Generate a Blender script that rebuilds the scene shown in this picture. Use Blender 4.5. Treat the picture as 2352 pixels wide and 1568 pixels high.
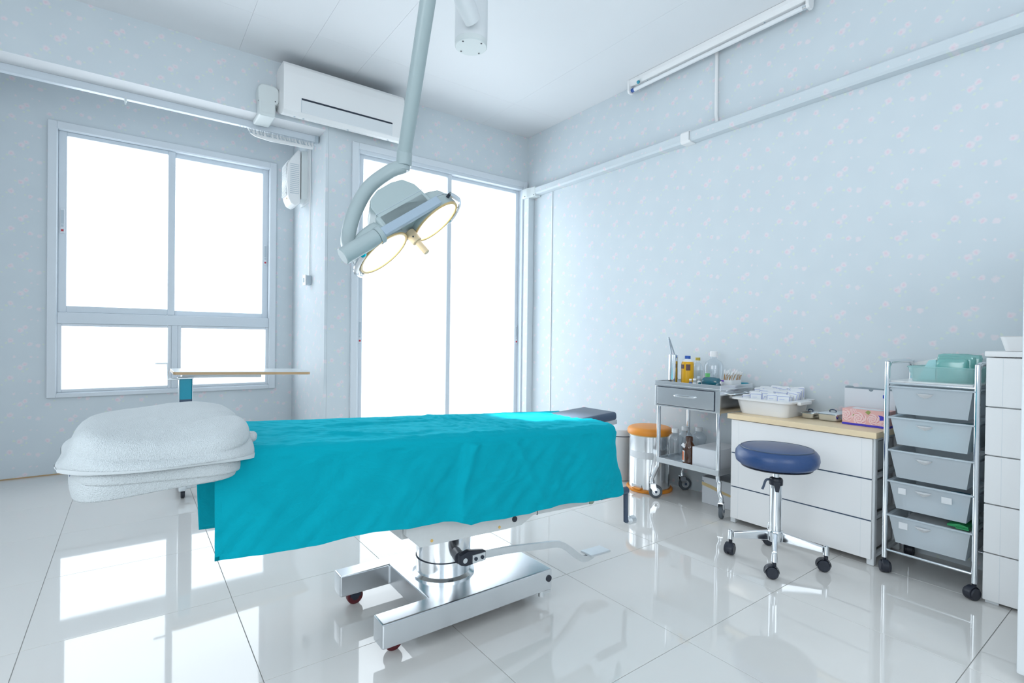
import bpy, bmesh, math, random
from mathutils import Vector, Matrix, noise

for o in list(bpy.data.objects):
    bpy.data.objects.remove(o, do_unlink=True)
scene = bpy.context.scene
COL = scene.collection
random.seed(7)
R = math.radians
V = Vector

# ------------------------------------------------------------------ camera
cam_data = bpy.data.cameras.new('camera')
cam = bpy.data.objects.new('camera', cam_data)
COL.objects.link(cam)
RR = V((0.8044210, -0.5939428, 0.0117862))
UU = V((-0.0055795, 0.0122854, 0.9999090))
FF = V((0.5940335, 0.8044135, -0.0065688))
CP = V((0.2800370, -3.4422497, 1.0169018))
cam.matrix_world = Matrix(((RR.x, UU.x, -FF.x, CP.x), (RR.y, UU.y, -FF.y, CP.y),
                           (RR.z, UU.z, -FF.z, CP.z), (0, 0, 0, 1)))
cam_data.sensor_width = 36.0
cam_data.lens = 1185.78 / 2352 * 36.0
cam_data.clip_start = 0.02
scene.camera = cam

# ------------------------------------------------------------------ sky, daylight, exposure
world = bpy.data.worlds.new('sky')
scene.world = world
world.use_nodes = True
bg = world.node_tree.nodes['Background']
bg.inputs['Color'].default_value = (0.86, 0.94, 1.0, 1)
bg.inputs['Strength'].default_value = 3.35


def portal(name, loc, rot, sx, sy):
    l = bpy.data.lights.new(name, 'AREA')
    l.shape = 'RECTANGLE'
    l.size = sx
    l.size_y = sy
    l.cycles.is_portal = True
    o = bpy.data.objects.new(name, l)
    COL.objects.link(o)
    o.location = loc
    o.rotation_euler = rot


# daylight portals in the window and door openings (they guide the sky light, they give off none)
portal('window_daylight', (0.55, 1.50, 1.53), (R(-90), 0, 0), 1.46, 1.96)
portal('door_daylight', (2.49, 0.54, 1.25), (R(-90), 0, 0), 1.68, 2.5)
portal('rear_fill_daylight', (0.7, -5.03, 1.6), (R(90), 0, 0), 2.0, 1.6)  # opening added behind the camera for front fill
portal('side_fill_daylight', (-1.63, -3.1, 1.575), (0, R(-90), 0), 1.65, 2.8)  # opening added in the unseen left wall for side fill

scene.view_settings.view_transform = 'Standard'
scene.view_settings.look = 'None'
scene.view_settings.gamma = 1.0
scene.view_settings.use_curve_mapping = False
scene.view_settings.exposure = 0.31
scene.cycles.use_denoising = True
scene.cycles.use_adaptive_sampling = True
scene.cycles.adaptive_threshold = 0.04
scene.cycles.adaptive_min_samples = 16
scene.cycles.max_bounces = 7
scene.cycles.diffuse_bounces = 3
scene.cycles.glossy_bounces = 3
scene.cycles.transparent_max_bounces = 10
scene.cycles.sample_clamp_indirect = 6.0
scene.cycles.caustics_reflective = False
scene.cycles.caustics_refractive = False

# ------------------------------------------------------------------ materials
MATS = {}


def mat(name, col, rough=0.5, metal=0.0, spec=0.5, noise_amt=0.0, noise_scale=8.0, bump=0.0, bump_scale=60.0,
        coat=0.0, stretch=None, sheen=0.0, emit=None, emit_s=0.0, trans=0.0, alpha=1.0, transl=0.0):
    if name in MATS:
        return MATS[name]
    m = bpy.data.materials.new(name)
    m.use_nodes = True
    nt = m.node_tree
    b = nt.nodes['Principled BSDF']
    b.inputs['Base Color'].default_value = (*col, 1)
    b.inputs['Roughness'].default_value = rough
    b.inputs['Metallic'].default_value = metal
    b.inputs['Specular IOR Level'].default_value = spec
    b.inputs['Coat Weight'].default_value = coat
    b.inputs['Sheen Weight'].default_value = sheen
    b.inputs['Transmission Weight'].default_value = trans
    b.inputs['Alpha'].default_value = alpha
    if emit:
        b.inputs['Emission Color'].default_value = (*emit, 1)
        b.inputs['Emission Strength'].default_value = emit_s
    tc = nt.nodes.new('ShaderNodeTexCoord')
    mp = nt.nodes.new('ShaderNodeMapping')
    if stretch:
        mp.inputs['Scale'].default_value = stretch
    nt.links.new(tc.outputs['Object'], mp.inputs['Vector'])
    if noise_amt:
        n = nt.nodes.new('ShaderNodeTexNoise')
        n.inputs['Scale'].default_value = noise_scale
        n.inputs['Detail'].default_value = 2
        nt.links.new(mp.outputs['Vector'], n.inputs['Vector'])
        r = nt.nodes.new('ShaderNodeMapRange')
        r.inputs['To Min'].default_value = 1 - noise_amt
        r.inputs['To Max'].default_value = 1 + noise_amt
        nt.links.new(n.outputs['Fac'], r.inputs['Value'])
        mx = nt.nodes.new('ShaderNodeMix')
        mx.data_type = 'RGBA'
        mx.blend_type = 'MULTIPLY'
        mx.inputs[0].default_value = 1.0
        mx.inputs[6].default_value = (*col, 1)
        nt.links.new(r.outputs['Result'], mx.inputs[7])
        nt.links.new(mx.outputs[2], b.inputs['Base Color'])
    if bump:
        n2 = nt.nodes.new('ShaderNodeTexNoise')
        n2.inputs['Scale'].default_value = bump_scale
        n2.inputs['Detail'].default_value = 3
        nt.links.new(mp.outputs['Vector'], n2.inputs['Vector'])
        bp = nt.nodes.new('ShaderNodeBump')
        bp.inputs['Strength'].default_value = bump
        bp.inputs['Distance'].default_value = 0.01
        nt.links.new(n2.outputs['Fac'], bp.inputs['Height'])
        nt.links.new(bp.outputs['Normal'], b.inputs['Normal'])
    if transl:
        out = nt.nodes['Material Output']
        tr = nt.nodes.new('ShaderNodeBsdfTranslucent')
        tr.inputs['Color'].default_value = (*col, 1)
        ms = nt.nodes.new('ShaderNodeMixShader')
        ms.inputs[0].default_value = transl
        nt.links.new(b.outputs[0], ms.inputs[1])
        nt.links.new(tr.outputs[0], ms.inputs[2])
        nt.links.new(ms.outputs[0], out.inputs['Surface'])
    MATS[name] = m
    return m


def clear_mat(name, tint, gloss=0.08, body=0.0, bcol=(0.8, 0.85, 0.9), rough=0.05):
    """See-through plastic or glass: transparent + a glossy coat + some body colour."""
    if name in MATS:
        return MATS[name]
    m = bpy.data.materials.new(name)
    m.use_nodes = True
    nt = m.node_tree
    nt.nodes.clear()
    out = nt.nodes.new('ShaderNodeOutputMaterial')
    t = nt.nodes.new('ShaderNodeBsdfTransparent')
    t.inputs['Color'].default_value = (*tint, 1)
    g = nt.nodes.new('ShaderNodeBsdfGlossy')
    g.inputs['Roughness'].default_value = rough
    lw = nt.nodes.new('ShaderNodeLayerWeight')
    lw.inputs['Blend'].default_value = 0.5
    pw = nt.nodes.new('ShaderNodeMath')
    pw.operation = 'POWER'
    pw.inputs[1].default_value = 4.0
    nt.links.new(lw.outputs['Facing'], pw.inputs[0])
    a = nt.nodes.new('ShaderNodeMath')
    a.operation = 'MULTIPLY_ADD'
    a.use_clamp = True
    a.inputs[1].default_value = 0.35
    a.inputs[2].default_value = gloss
    nt.links.new(pw.outputs[0], a.inputs[0])
    base = t.outputs[0]
    if body:
        d = nt.nodes.new('ShaderNodeBsdfDiffuse')
        d.inputs['Color'].default_value = (*bcol, 1)
        tl = nt.nodes.new('ShaderNodeBsdfTranslucent')
        tl.inputs['Color'].default_value = (*bcol, 1)
        m0 = nt.nodes.new('ShaderNodeMixShader')
        m0.inputs[0].default_value = 0.35
        nt.links.new(d.outputs[0], m0.inputs[1])
        nt.links.new(tl.outputs[0], m0.inputs[2])
        m1 = nt.nodes.new('ShaderNodeMixShader')
        m1.inputs[0].default_value = body
        nt.links.new(t.outputs[0], m1.inputs[1])
        nt.links.new(m0.outputs[0], m1.inputs[2])
        base = m1.outputs[0]
    m2 = nt.nodes.new('ShaderNodeMixShader')
    nt.links.new(a.outputs[0], m2.inputs[0])
    nt.links.new(base, m2.inputs[1])
    nt.links.new(g.outputs[0], m2.inputs[2])
    nt.links.new(m2.outputs[0], out.inputs['Surface'])
    MATS[name] = m
    return m


# wallpaper: flower spots on a half-drop lattice (period 0.27 x 0.257 m)
PU, PV = 0.270, 0.257


def gmath(op, x, y, nt):
    n = nt.nodes.new('ShaderNodeMath')
    n.operation = op
    for k, s in enumerate((x, y)):
        if s is None:
            continue
        if isinstance(s, (int, float)):
            n.inputs[k].default_value = s
        else:
            nt.links.new(s, n.inputs[k])
    return n.outputs[0]


def wallpaper(name, axis, sign, u0, v0, base=(0.725, 0.785, 0.822)):
    m = bpy.data.materials.new(name)
    m.use_nodes = True
    nt = m.node_tree
    b = nt.nodes['Principled BSDF']
    b.inputs['Roughness'].default_value = 0.6
    b.inputs['Specular IOR Level'].default_value = 0.3
    geo = nt.nodes.new('ShaderNodeNewGeometry')
    nz = nt.nodes.new('ShaderNodeTexNoise')
    nz.inputs['Scale'].default_value = 70.0
    nz.inputs['Detail'].default_value = 1.0
    nt.links.new(geo.outputs['Position'], nz.inputs['Vector'])
    sv = nt.nodes.new('ShaderNodeSeparateXYZ')
    nt.links.new(geo.outputs['Position'], sv.inputs[0])

    def mm(op, x, y=None):
        return gmath(op, x, y, nt)
    u = mm('SUBTRACT', mm('MULTIPLY', sv.outputs[axis], sign), u0)
    v = mm('SUBTRACT', sv.outputs['Z'], v0)
    i_ = mm('FLOOR', mm('DIVIDE', u, PU))
    cu = mm('SUBTRACT', u, mm('MULTIPLY', i_, PU))
    cv = mm('FLOORED_MODULO', mm('SUBTRACT', v, mm('MULTIPLY', i_, PV / 2)), PV)
    cb = nt.nodes.new('ShaderNodeCombineXYZ')
    nt.links.new(cu, cb.inputs[0])
    nt.links.new(cv, cb.inputs[1])
    wob = nt.nodes.new('ShaderNodeVectorMath')
    wob.operation = 'MULTIPLY_ADD'
    nt.links.new(nz.outputs['Color'], wob.inputs[0])
    wob.inputs[1].default_value = (0.016, 0.016, 0)
    wob.inputs[2].default_value = (-0.008, -0.008, 0)
    pos = nt.nodes.new('ShaderNodeVectorMath')
    pos.operation = 'ADD'
    nt.links.new(cb.outputs[0], pos.inputs[0])
    nt.links.new(wob.outputs[0], pos.inputs[1])

    def spots(lst, r0):
        res = None
        for a, c, r in lst:
            ia = math.floor(a / PU)
            a1, c1 = a - ia * PU, (c - ia * PV / 2) % PV
            for da in (-1, 0, 1):
                for dc in (-1, 0, 1, 2):
                    x, y = a1 + da * PU, c1 + (dc + da * 0.5) * PV
                    k = r + 0.009
                    if not (-k < x < PU + k and -k < y < PV + k):
                        continue
                    d = nt.nodes.new('ShaderNodeVectorMath')
                    d.operation = 'DISTANCE'
                    nt.links.new(pos.outputs[0], d.inputs[0])
                    d.inputs[1].default_value = (x, y, 0)
                    q = mm('DIVIDE', d.outputs['Value'], r)
                    res = q if res is None else mm('MINIMUM', res, q)
        mr = nt.nodes.new('ShaderNodeMapRange')
        mr.interpolation_type = 'SMOOTHSTEP'
        mr.inputs['From Min'].default_value = 1.0
        mr.inputs['From Max'].default_value = r0
        nt.links.new(res, mr.inputs['Value'])
        return mr.outputs[0]
    petals = spots([(0, 0, .022), (.025, .021, .019), (.22, .058, .021), (.048, .161, .017), (.094, .150, .018), (.145, -.010, .019),
                    (-.032, .074, .009), (.055, .073, .008), (.089, .068, .007)], .45)
    hearts = spots([(-.004, -.003, .012), (.026, .020, .010), (.219, .057, .011), (.046, .159, .009), (.143, -.012, .010)], .1)
    leaves = spots([(.034, -.014, .011), (-.030, .004, .010), (.198, .042, .011), (.236, .038, .009), (.020, .166, .010),
                    (.160, -.031, .010), (.178, .012, .010), (.118, .160, .009), (.01, -.030, .010)], .2)

    def mixc(fac, c1, c2, amt):
        mx = nt.nodes.new('ShaderNodeMix')
        mx.data_type = 'RGBA'
        nt.links.new(mm('MULTIPLY', fac, amt), mx.inputs[0])
        if isinstance(c1, tuple):
            mx.inputs[6].default_value = (*c1, 1)
        else:
            nt.links.new(c1, mx.inputs[6])
        mx.inputs[7].default_value = (*c2, 1)
        return mx.outputs[2]
    n2 = nt.nodes.new('ShaderNodeTexNoise')
    n2.inputs['Scale'].default_value = 9.0
    n2.inputs['Detail'].default_value = 0.0
    nt.links.new(geo.outputs['Position'], n2.inputs['Vector'])
    c = mixc(n2.outputs['Fac'], base, (base[0] * 0.95, base[1] * 0.96, base[2] * 0.97), 1.0)
    c = mixc(leaves, c, (0.78, 0.86, 0.72), 0.6)
    c = mixc(petals, c, (0.86, 0.80, 0.84), 0.85)
    c = mixc(hearts, c, (0.85, 0.66, 0.74), 0.7)
    nt.links.new(c, b.inputs['Base Color'])
    MATS[name] = m
    return m


PAPER_R = wallpaper('wallpaper_side', 'Y', -1.0, 2.238, 2.181)
PAPER_W = wallpaper('wallpaper_window', 'X', 1.0, -0.336, 2.573)
M_PLAIN = mat('plain_wall', (0.76, 0.80, 0.84), 0.6)
M_CEIL = mat('ceiling_paint', (0.86, 0.875, 0.895), 0.7, noise_amt=0.015, noise_scale=2)
M_TILE = mat('polished_tile', (0.80, 0.785, 0.76), 0.035, spec=0.75, noise_amt=0.02, noise_scale=3)
M_GROUT = mat('grout', (0.48, 0.48, 0.47), 0.8)
M_ALU = mat('white_aluminium', (0.72, 0.78, 0.84), 0.35)
M_CASING = mat('painted_casing', (0.76, 0.81, 0.86), 0.45)
M_WHITE = mat('white_plastic', (0.93, 0.93, 0.93), 0.35, noise_amt=0.005)
M_WHITE2 = mat('white_plastic_matte', (0.82, 0.85, 0.87), 0.5)
M_IVORY = mat('ivory_plastic', (0.76, 0.81, 0.81), 0.45)
M_GREYP = mat('grey_plastic', (0.52, 0.60, 0.66), 0.45)
M_DARK = mat('dark_gap', (0.02, 0.03, 0.05), 0.6)
M_BLACK = mat('black_plastic', (0.018, 0.022, 0.035), 0.38)
M_RUBBER = mat('grey_rubber', (0.11, 0.13, 0.15), 0.6)
M_CHROME = mat('chrome', (0.82, 0.85, 0.88), 0.10, metal=1.0)
M_STEEL = mat('brushed_steel', (0.95, 0.96, 0.97), 0.18, metal=1.0, noise_amt=0.05, noise_scale=30, stretch=(1, 1, 12))
M_STEELB = mat('worn_steel', (0.76, 0.79, 0.82), 0.25, metal=1.0, noise_amt=0.08, noise_scale=14)
M_STEELM = mat('satin_steel', (0.76, 0.79, 0.81), 0.36, metal=0.85, noise_amt=0.05, noise_scale=40)
M_CREAM = mat('cream_enamel', (0.70, 0.72, 0.72), 0.42, noise_amt=0.04, noise_scale=60)
M_NAVY = mat('navy_vinyl', (0.030, 0.075, 0.21), 0.30, bump=0.08, bump_scale=240)
M_SLATE = mat('slate_vinyl', (0.055, 0.085, 0.14), 0.32, bump=0.05, bump_scale=240)
M_LAMP = mat('lamp_enamel', (0.44, 0.53, 0.54), 0.30)
M_LAMPE = mat('lamp_arm_enamel', (0.42, 0.505, 0.52), 0.30)
M_BEIGE = mat('beige_handle', (0.72, 0.58, 0.38), 0.5)
M_GOLD = mat('amber_rim', (0.80, 0.52, 0.16), 0.35)
M_LENS = mat('lamp_lens', (0.95, 0.93, 0.86), 0.15, emit=(1.0, 0.95, 0.86), emit_s=3.5)
M_TUBE = mat('fluorescent_tube', (0.90, 0.92, 0.94), 0.3)
M_BLUE = mat('blue_cap', (0.02, 0.10, 0.45), 0.4)
M_WOOD = mat('pale_wood', (0.95, 0.76, 0.50), 0.42, noise_amt=0.07, noise_scale=5, stretch=(10, 1, 10))
M_WOODE = mat('tan_edge', (0.55, 0.37, 0.20), 0.45, noise_amt=0.05)
M_ORANGE = mat('orange_plastic', (0.92, 0.33, 0.035), 0.38)
M_TEALP = mat('teal_panel', (0.012, 0.30, 0.42), 0.35)
M_PINK = mat('pink_print', (0.88, 0.50, 0.47), 0.5)
M_PURPLE = mat('indigo_print', (0.06, 0.045, 0.55), 0.45)
M_PAPER = mat('white_paper', (0.86, 0.88, 0.90), 0.7)
M_CARD = mat('white_card', (0.80, 0.83, 0.87), 0.6)
M_TAN = mat('tan_print', (0.80, 0.62, 0.32), 0.6)
M_RED = mat('red_rubber', (0.10, 0.008, 0.014), 0.45)
M_GLASS = clear_mat('window_glass', (0.99, 0.995, 1.0), 0.02, rough=0.0)
M_CLEAR = clear_mat('clear_bottle', (0.93, 0.96, 0.98), 0.10, body=0.12)
M_LIQ = clear_mat('clear_liquid_bottle', (0.86, 0.90, 0.91), 0.10, body=0.25, bcol=(0.62, 0.68, 0.68))
M_AMBER = clear_mat('amber_glass', (0.42, 0.16, 0.03), 0.10, body=0.35, bcol=(0.17, 0.05, 0.008))
M_TEALG = clear_mat('teal_liquid', (0.05, 0.42, 0.52), 0.12, body=0.5, bcol=(0.01, 0.26, 0.35))
M_FROST = clear_mat('frosted_plastic', (0.86, 0.93, 0.97), 0.05, body=0.84, bcol=(0.88, 0.95, 1.0), rough=0.25)
M_FROSTT = clear_mat('frosted_teal', (0.84, 0.97, 0.96), 0.06, body=0.45, bcol=(0.70, 0.94, 0.93), rough=0.2)
M_BAG = clear_mat('teal_film', (0.70, 0.95, 0.92), 0.12, body=0.5, bcol=(0.42, 0.86, 0.82), rough=0.15)
M_YELLOW = mat('yellow_label', (0.80, 0.42, 0.005), 0.3)
M_BROWN = mat('brown_print', (0.10, 0.045, 0.05), 0.4)
M_STICK = mat('swab_stick', (0.45, 0.25, 0.09), 0.6)
M_COTTON = mat('cotton', (0.90, 0.91, 0.92), 0.9)
M_GREEN = mat('green_label', (0.16, 0.62, 0.22), 0.5)
M_OLIVE = mat('sage_knob', (0.30, 0.38, 0.30), 0.35)


def cloth_mat(name, col, wr_scale, wr, fine_scale, fine, sheen=0.3, stretch=(1, 1, 1), rough=0.85, transl=0.0):
    m = bpy.data.materials.new(name)
    m.use_nodes = True
    nt = m.node_tree
    b = nt.nodes['Principled BSDF']
    b.inputs['Roughness'].default_value = rough
    b.inputs['Sheen Weight'].default_value = sheen
    b.inputs['Sheen Roughness'].default_value = 0.45
    b.inputs['Sheen Tint'].default_value = tuple(min(1, c * 2.0) for c in col) + (1,)
    b.inputs['Specular IOR Level'].default_value = 0.12
    tc = nt.nodes.new('ShaderNodeTexCoord')
    mp = nt.nodes.new('ShaderNodeMapping')
    mp.inputs['Scale'].default_value = stretch
    nt.links.new(tc.outputs['Object'], mp.inputs['Vector'])
    n1 = nt.nodes.new('ShaderNodeTexNoise')
    n1.inputs['Scale'].default_value = wr_scale
    n1.inputs['Detail'].default_value = 5
    n1.inputs['Distortion'].default_value = 1.2
    n2 = nt.nodes.new('ShaderNodeTexNoise')
    n2.inputs['Scale'].default_value = fine_scale
    n2.inputs['Detail'].default_value = 2
    nt.links.new(mp.outputs[0], n1.inputs['Vector'])
    nt.links.new(tc.outputs['Object'], n2.inputs['Vector'])
    b1 = nt.nodes.new('ShaderNodeBump')
    b1.inputs['Strength'].default_value = wr
    b1.inputs['Distance'].default_value = 0.02
    b2 = nt.nodes.new('ShaderNodeBump')
    b2.inputs['Strength'].default_value = fine
    b2.inputs['Distance'].default_value = 0.003
    nt.links.new(n1.outputs['Fac'], b1.inputs['Height'])
    nt.links.new(n2.outputs['Fac'], b2.inputs['Height'])
    nt.links.new(b1.outputs[0], b2.inputs['Normal'])
    nt.links.new(b2.outputs[0], b.inputs['Normal'])
    r = nt.nodes.new('ShaderNodeMapRange')
    r.inputs['To Min'].default_value = 0.94
    r.inputs['To Max'].default_value = 1.06
    nt.links.new(n1.outputs['Fac'], r.inputs['Value'])
    mx = nt.nodes.new('ShaderNodeMix')
    mx.data_type = 'RGBA'
    mx.blend_type = 'MULTIPLY'
    mx.inputs[0].default_value = 1.0
    mx.inputs[6].default_value = (*col, 1)
    nt.links.new(r.outputs[0], mx.inputs[7])
    nt.links.new(mx.outputs[2], b.inputs['Base Color'])
    if transl:
        out = nt.nodes['Material Output']
        tr = nt.nodes.new('ShaderNodeBsdfTranslucent')
        tr.inputs['Color'].default_value = (*col, 1)
        ms = nt.nodes.new('ShaderNodeMixShader')
        ms.inputs[0].default_value = transl
        nt.links.new(b.outputs[0], ms.inputs[1])
        nt.links.new(tr.outputs[0], ms.inputs[2])
        nt.links.new(ms.outputs[0], out.inputs['Surface'])
    MATS[name] = m
    return m


M_DRAPE = cloth_mat('teal_cotton', (0.0, 0.345, 0.44), 7.0, 0.40, 900, 0.25, sheen=0.55, stretch=(1, 2.2, 1.6))
M_TOWEL = cloth_mat('white_terry', (0.61, 0.655, 0.675), 5.0, 0.25, 420, 1.0, sheen=0.15)


# ------------------------------------------------------------------ mesh helpers
class B:
    """Collects shapes (world coordinates) into one bmesh; .part()/.thing() link it as one object."""

    def __init__(self):
        self.bm = bmesh.new()
        self.mats = []

    def _add(self, t, M=None, mi=0, smooth=None):
        if M is not None:
            bmesh.ops.transform(t, matrix=M, verts=t.verts)
        for f in t.faces:
            f.material_index = mi
        me = bpy.data.meshes.new('tmp')
        t.to_mesh(me)
        t.free()
        self.bm.from_mesh(me)
        bpy.data.meshes.remove(me)
        return self

    def box(self, x0, x1, y0, y1, z0, z1, bev=0.0, seg=2, M=None, mi=0):
        t = bmesh.new()
        bmesh.ops.create_cube(t, size=1.0)
        s = Matrix.Translation(((x0 + x1) / 2, (y0 + y1) / 2, (z0 + z1) / 2)) @ Matrix.Diagonal((x1 - x0, y1 - y0, z1 - z0, 1))
        bmesh.ops.transform(t, matrix=s, verts=t.verts)
        if bev:
            bmesh.ops.bevel(t, geom=list(t.edges), offset=bev, segments=seg, affect='EDGES', profile=0.5)
        return self._add(t, M, mi)

    def quads(self, verts, faces, M=None, mi=0):
        t = bmesh.new()
        vs = [t.verts.new(v) for v in verts]
        for f in faces:
            try:
                t.faces.new([vs[i] for i in f])
            except ValueError:
                pass
        bmesh.ops.recalc_face_normals(t, faces=t.faces)
        return self._add(t, M, mi)

    def lathe(self, prof, seg=32, loc=(0, 0, 0), M=None, mi=0, sx=1.0, sy=1.0):
        """prof: list of (r, z); closes to the axis where r = 0."""
        t = bmesh.new()
        rings = []
        for r, z in prof:
            if r <= 1e-6:
                rings.append([t.verts.new((loc[0], loc[1], loc[2] + z))])
            else:
                rings.append([t.verts.new((loc[0] + sx * r * math.cos(2 * math.pi * k / seg), loc[1] + sy * r * math.sin(2 * math.pi * k / seg), loc[2] + z)) for k in range(seg)])
        for a, b in zip(rings, rings[1:]):
            for k in range(seg):
                k2 = (k + 1) % seg
                if len(a) == 1 and len(b) == 1:
                    continue
                if len(a) == 1:
                    t.faces.new((a[0], b[k2], b[k]))
                elif len(b) == 1:
                    t.faces.new((a[k], a[k2], b[0]))
                else:
                    t.faces.new((a[k], a[k2], b[k2], b[k]))
        bmesh.ops.recalc_face_normals(t, faces=t.faces)
        return self._add(t, M, mi)

    def cyl(self, p0, p1, r0, r1=None, seg=20, caps=True, bev=0.0, mi=0):
        p0, p1 = V(p0), V(p1)
        r1 = r0 if r1 is None else r1
        d = p1 - p0
        L = d.length
        q = d.to_track_quat('Z', 'Y').to_matrix().to_4x4()
        if bev:
            prof = [(0, 0), (r0 - bev, 0), (r0, bev), (r1, L - bev), (r1 - bev, L), (0, L)]
        elif caps:
            prof = [(0, 0), (r0, 0), (r1, L), (0, L)]
        else:
            prof = [(r0, 0), (r1, L)]
        return self.lathe(prof, seg, M=Matrix.Translation(p0) @ q, mi=mi)

    def tube(self, pts, r, seg=12, caps=True, mi=0, flat=1.0, up=None):
        pts = [V(p) for p in pts]
        t = bmesh.new()
        rings = []
        n = len(pts)
        prev = None
        for i, p in enumerate(pts):
            d = (pts[min(i + 1, n - 1)] - pts[max(i - 1, 0)]).normalized()
            if prev is None:
                a = V(up) if up else (V((0, 0, 1)) if abs(d.z) < 0.9 else V((1, 0, 0)))
                a = (a - d * a.dot(d)).normalized()
            else:
                a = (prev - d * prev.dot(d)).normalized()
            prev = a
            b = d.cross(a)
            rr = r[i] if isinstance(r, (list, tuple)) else r
            rings.append([t.verts.new(p + a * rr * flat * math.cos(2 * math.pi * k / seg) + b * rr * math.sin(2 * math.pi * k / seg)) for k in range(seg)])
        for a, b in zip(rings, rings[1:]):
            for k in range(seg):
                t.faces.new((a[k], a[(k + 1) % seg], b[(k + 1) % seg], b[k]))
        if caps:
            t.faces.new(rings[0])
            t.faces.new(rings[-1])
        bmesh.ops.recalc_face_normals(t, faces=t.faces)
        return self._add(t, mi=mi)

    def prism(self, pts, axis, lo, hi, bev=0.0, M=None, mi=0):
        """pts: closed 2D outline in the two other axes (in x,y,z order); extruded along axis."""
        t = bmesh.new()

        def mk(p, h):
            if axis == 'x':
                return (h, p[0], p[1])
            if axis == 'y':
                return (p[0], h, p[1])
            return (p[0], p[1], h)
        a = [t.verts.new(mk(p, lo)) for p in pts]
        b = [t.verts.new(mk(p, hi)) for p in pts]
        n = len(pts)
        t.faces.new(a)
        t.faces.new(b[::-1])
        for k in range(n):
            t.faces.new((a[k], b[k], b[(k + 1) % n], a[(k + 1) % n]))
        bmesh.ops.recalc_face_normals(t, faces=t.faces)
        if bev:
            bmesh.ops.bevel(t, geom=list(t.edges), offset=bev, segments=2, affect='EDGES', profile=0.5)
        return self._add(t, M, mi)

    def mesh(self, name, mats, loc=(0, 0, 0), smooth=True, ang=35):
        me = bpy.data.meshes.new(name)
        bmesh.ops.translate(self.bm, verts=self.bm.verts, vec=-V(loc))
        self.bm.to_mesh(me)
        self.bm.free()
        for m in (mats if isinstance(mats, (list, tuple)) else [mats]):
            me.materials.append(m)
        if smooth:
            me.polygons.foreach_set('use_smooth', [True] * len(me.polygons))
            me.set_sharp_from_angle(angle=R(ang))
        return me


def crisp(o):
    """Face-weighted normals, so that bevelled flat faces shade flat."""
    if o.data and 0 < len(o.data.polygons) < 4000 and o.data.polygons[0].use_smooth:
        w = o.modifiers.new('crisp', 'WEIGHTED_NORMAL')
        w.keep_sharp = True
        w.weight = 80


def link(name, data, parent=None, loc=(0, 0, 0)):
    o = bpy.data.objects.new(name, data)
    COL.objects.link(o)
    o.location = loc
    if parent is not None:
        o.parent = parent
    return o


def origin(root):
    o = V((0, 0, 0))
    while root is not None:
        o = o + root.location
        root = root.parent
    return o


def part(root, name, b, m, label=None, ang=35, smooth=True, kind=None):
    """b is in world coordinates; root (and its parents) are unrotated."""
    o = link(name, b.mesh(name, m, origin(root), smooth, ang), root)
    crisp(o)
    if label:
        o['label'] = label
    if kind:
        o['kind'] = kind
    return o


def thing(name, label, cat, loc=(0, 0, 0), group=None):
    o = link(name, None, None, loc)
    o.empty_display_size = 0.05
    o['label'] = label
    o['category'] = cat
    if group:
        o['group'] = group
    return o


def single(name, label, cat, b, m, loc=(0, 0, 0), group=None, ang=35, kind=None):
    o = link(name, b.mesh(name, m, loc, True, ang), None, loc)
    crisp(o)
    o['label'] = label
    o['category'] = cat
    if group:
        o['group'] = group
    if kind:
        o['kind'] = kind
    return o


def struct(name, b, m, label, loc=(0, 0, 0), ang=30):
    o = link(name, b.mesh(name, m, loc, True, ang), None, loc)
    o['kind'] = 'structure'
    o['label'] = label
    return o


def copy_tree(o, parent=None):
    c = o.copy()
    COL.objects.link(c)
    c.parent = parent
    for ch in list(o.children):
        copy_tree(ch, c)
    return c


def rrect(x0, x1, y0, y1, r, n=5):
    pts = []
    for cx, cy, a0 in ((x1 - r, y1 - r, 0), (x0 + r, y1 - r, 90), (x0 + r, y0 + r, 180), (x1 - r, y0 + r, 270)):
        for k in range(n + 1):
            a = R(a0 + 90 * k / n)
            pts.append((cx + r * math.cos(a), cy + r * math.sin(a)))
    return pts


def bez(p, n=14):
    """Catmull-Rom through points p."""
    p = [V(q) for q in p]
    out = []
    P = [p[0] * 2 - p[1]] + p + [p[-1] * 2 - p[-2]]
    for i in range(1, len(P) - 2):
        for k in range(n):
            t = k / n
            a, b, c, d = P[i - 1], P[i], P[i + 1], P[i + 2]
            out.append(0.5 * ((2 * b) + (c - a) * t + (2 * a - 5 * b + 4 * c - d) * t * t + (3 * b - a - 3 * c + d) * t ** 3))
    out.append(p[-1])
    return out


# ================================================================== ROOM
XL, XR, YB, YD, YW, ZC = -1.6, 3.36, -5.0, 0.505, 1.465, 2.95
XC = 1.445          # side face of the wall return beside the window bay

# floor: a grout bed and every tile on it
flo = struct('floor', B().box(XL, XR, YB, YW, -0.05, -0.003), M_GROUT, 'glossy off-white tiled floor')
tile_cache = {}


def tile_mesh(w, d):
    k = (round(w, 4), round(d, 4))
    if k not in tile_cache:
        g = 0.0011
        tile_cache[k] = B().box(g, w - g, g, d - g, -0.012, 0.0, 0.0006, 1).mesh('tile', M_TILE, (0, 0, 0), False)
    return tile_cache[k]


T = 0.6
for i in range(-3, 6):
    for j in range(-9, 3):
        x0, x1 = max(i * T, XL), min((i + 1) * T, XR)
        y0, y1 = max(j * T, YB), min((j + 1) * T, YW)
        if x1 - x0 < 0.01 or y1 - y0 < 0.01 or (x0 >= XC - 0.05 and y0 >= YD):
            continue
        link('tile', tile_mesh(x1 - x0, y1 - y0), flo, (x0, y0, 0))

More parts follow.
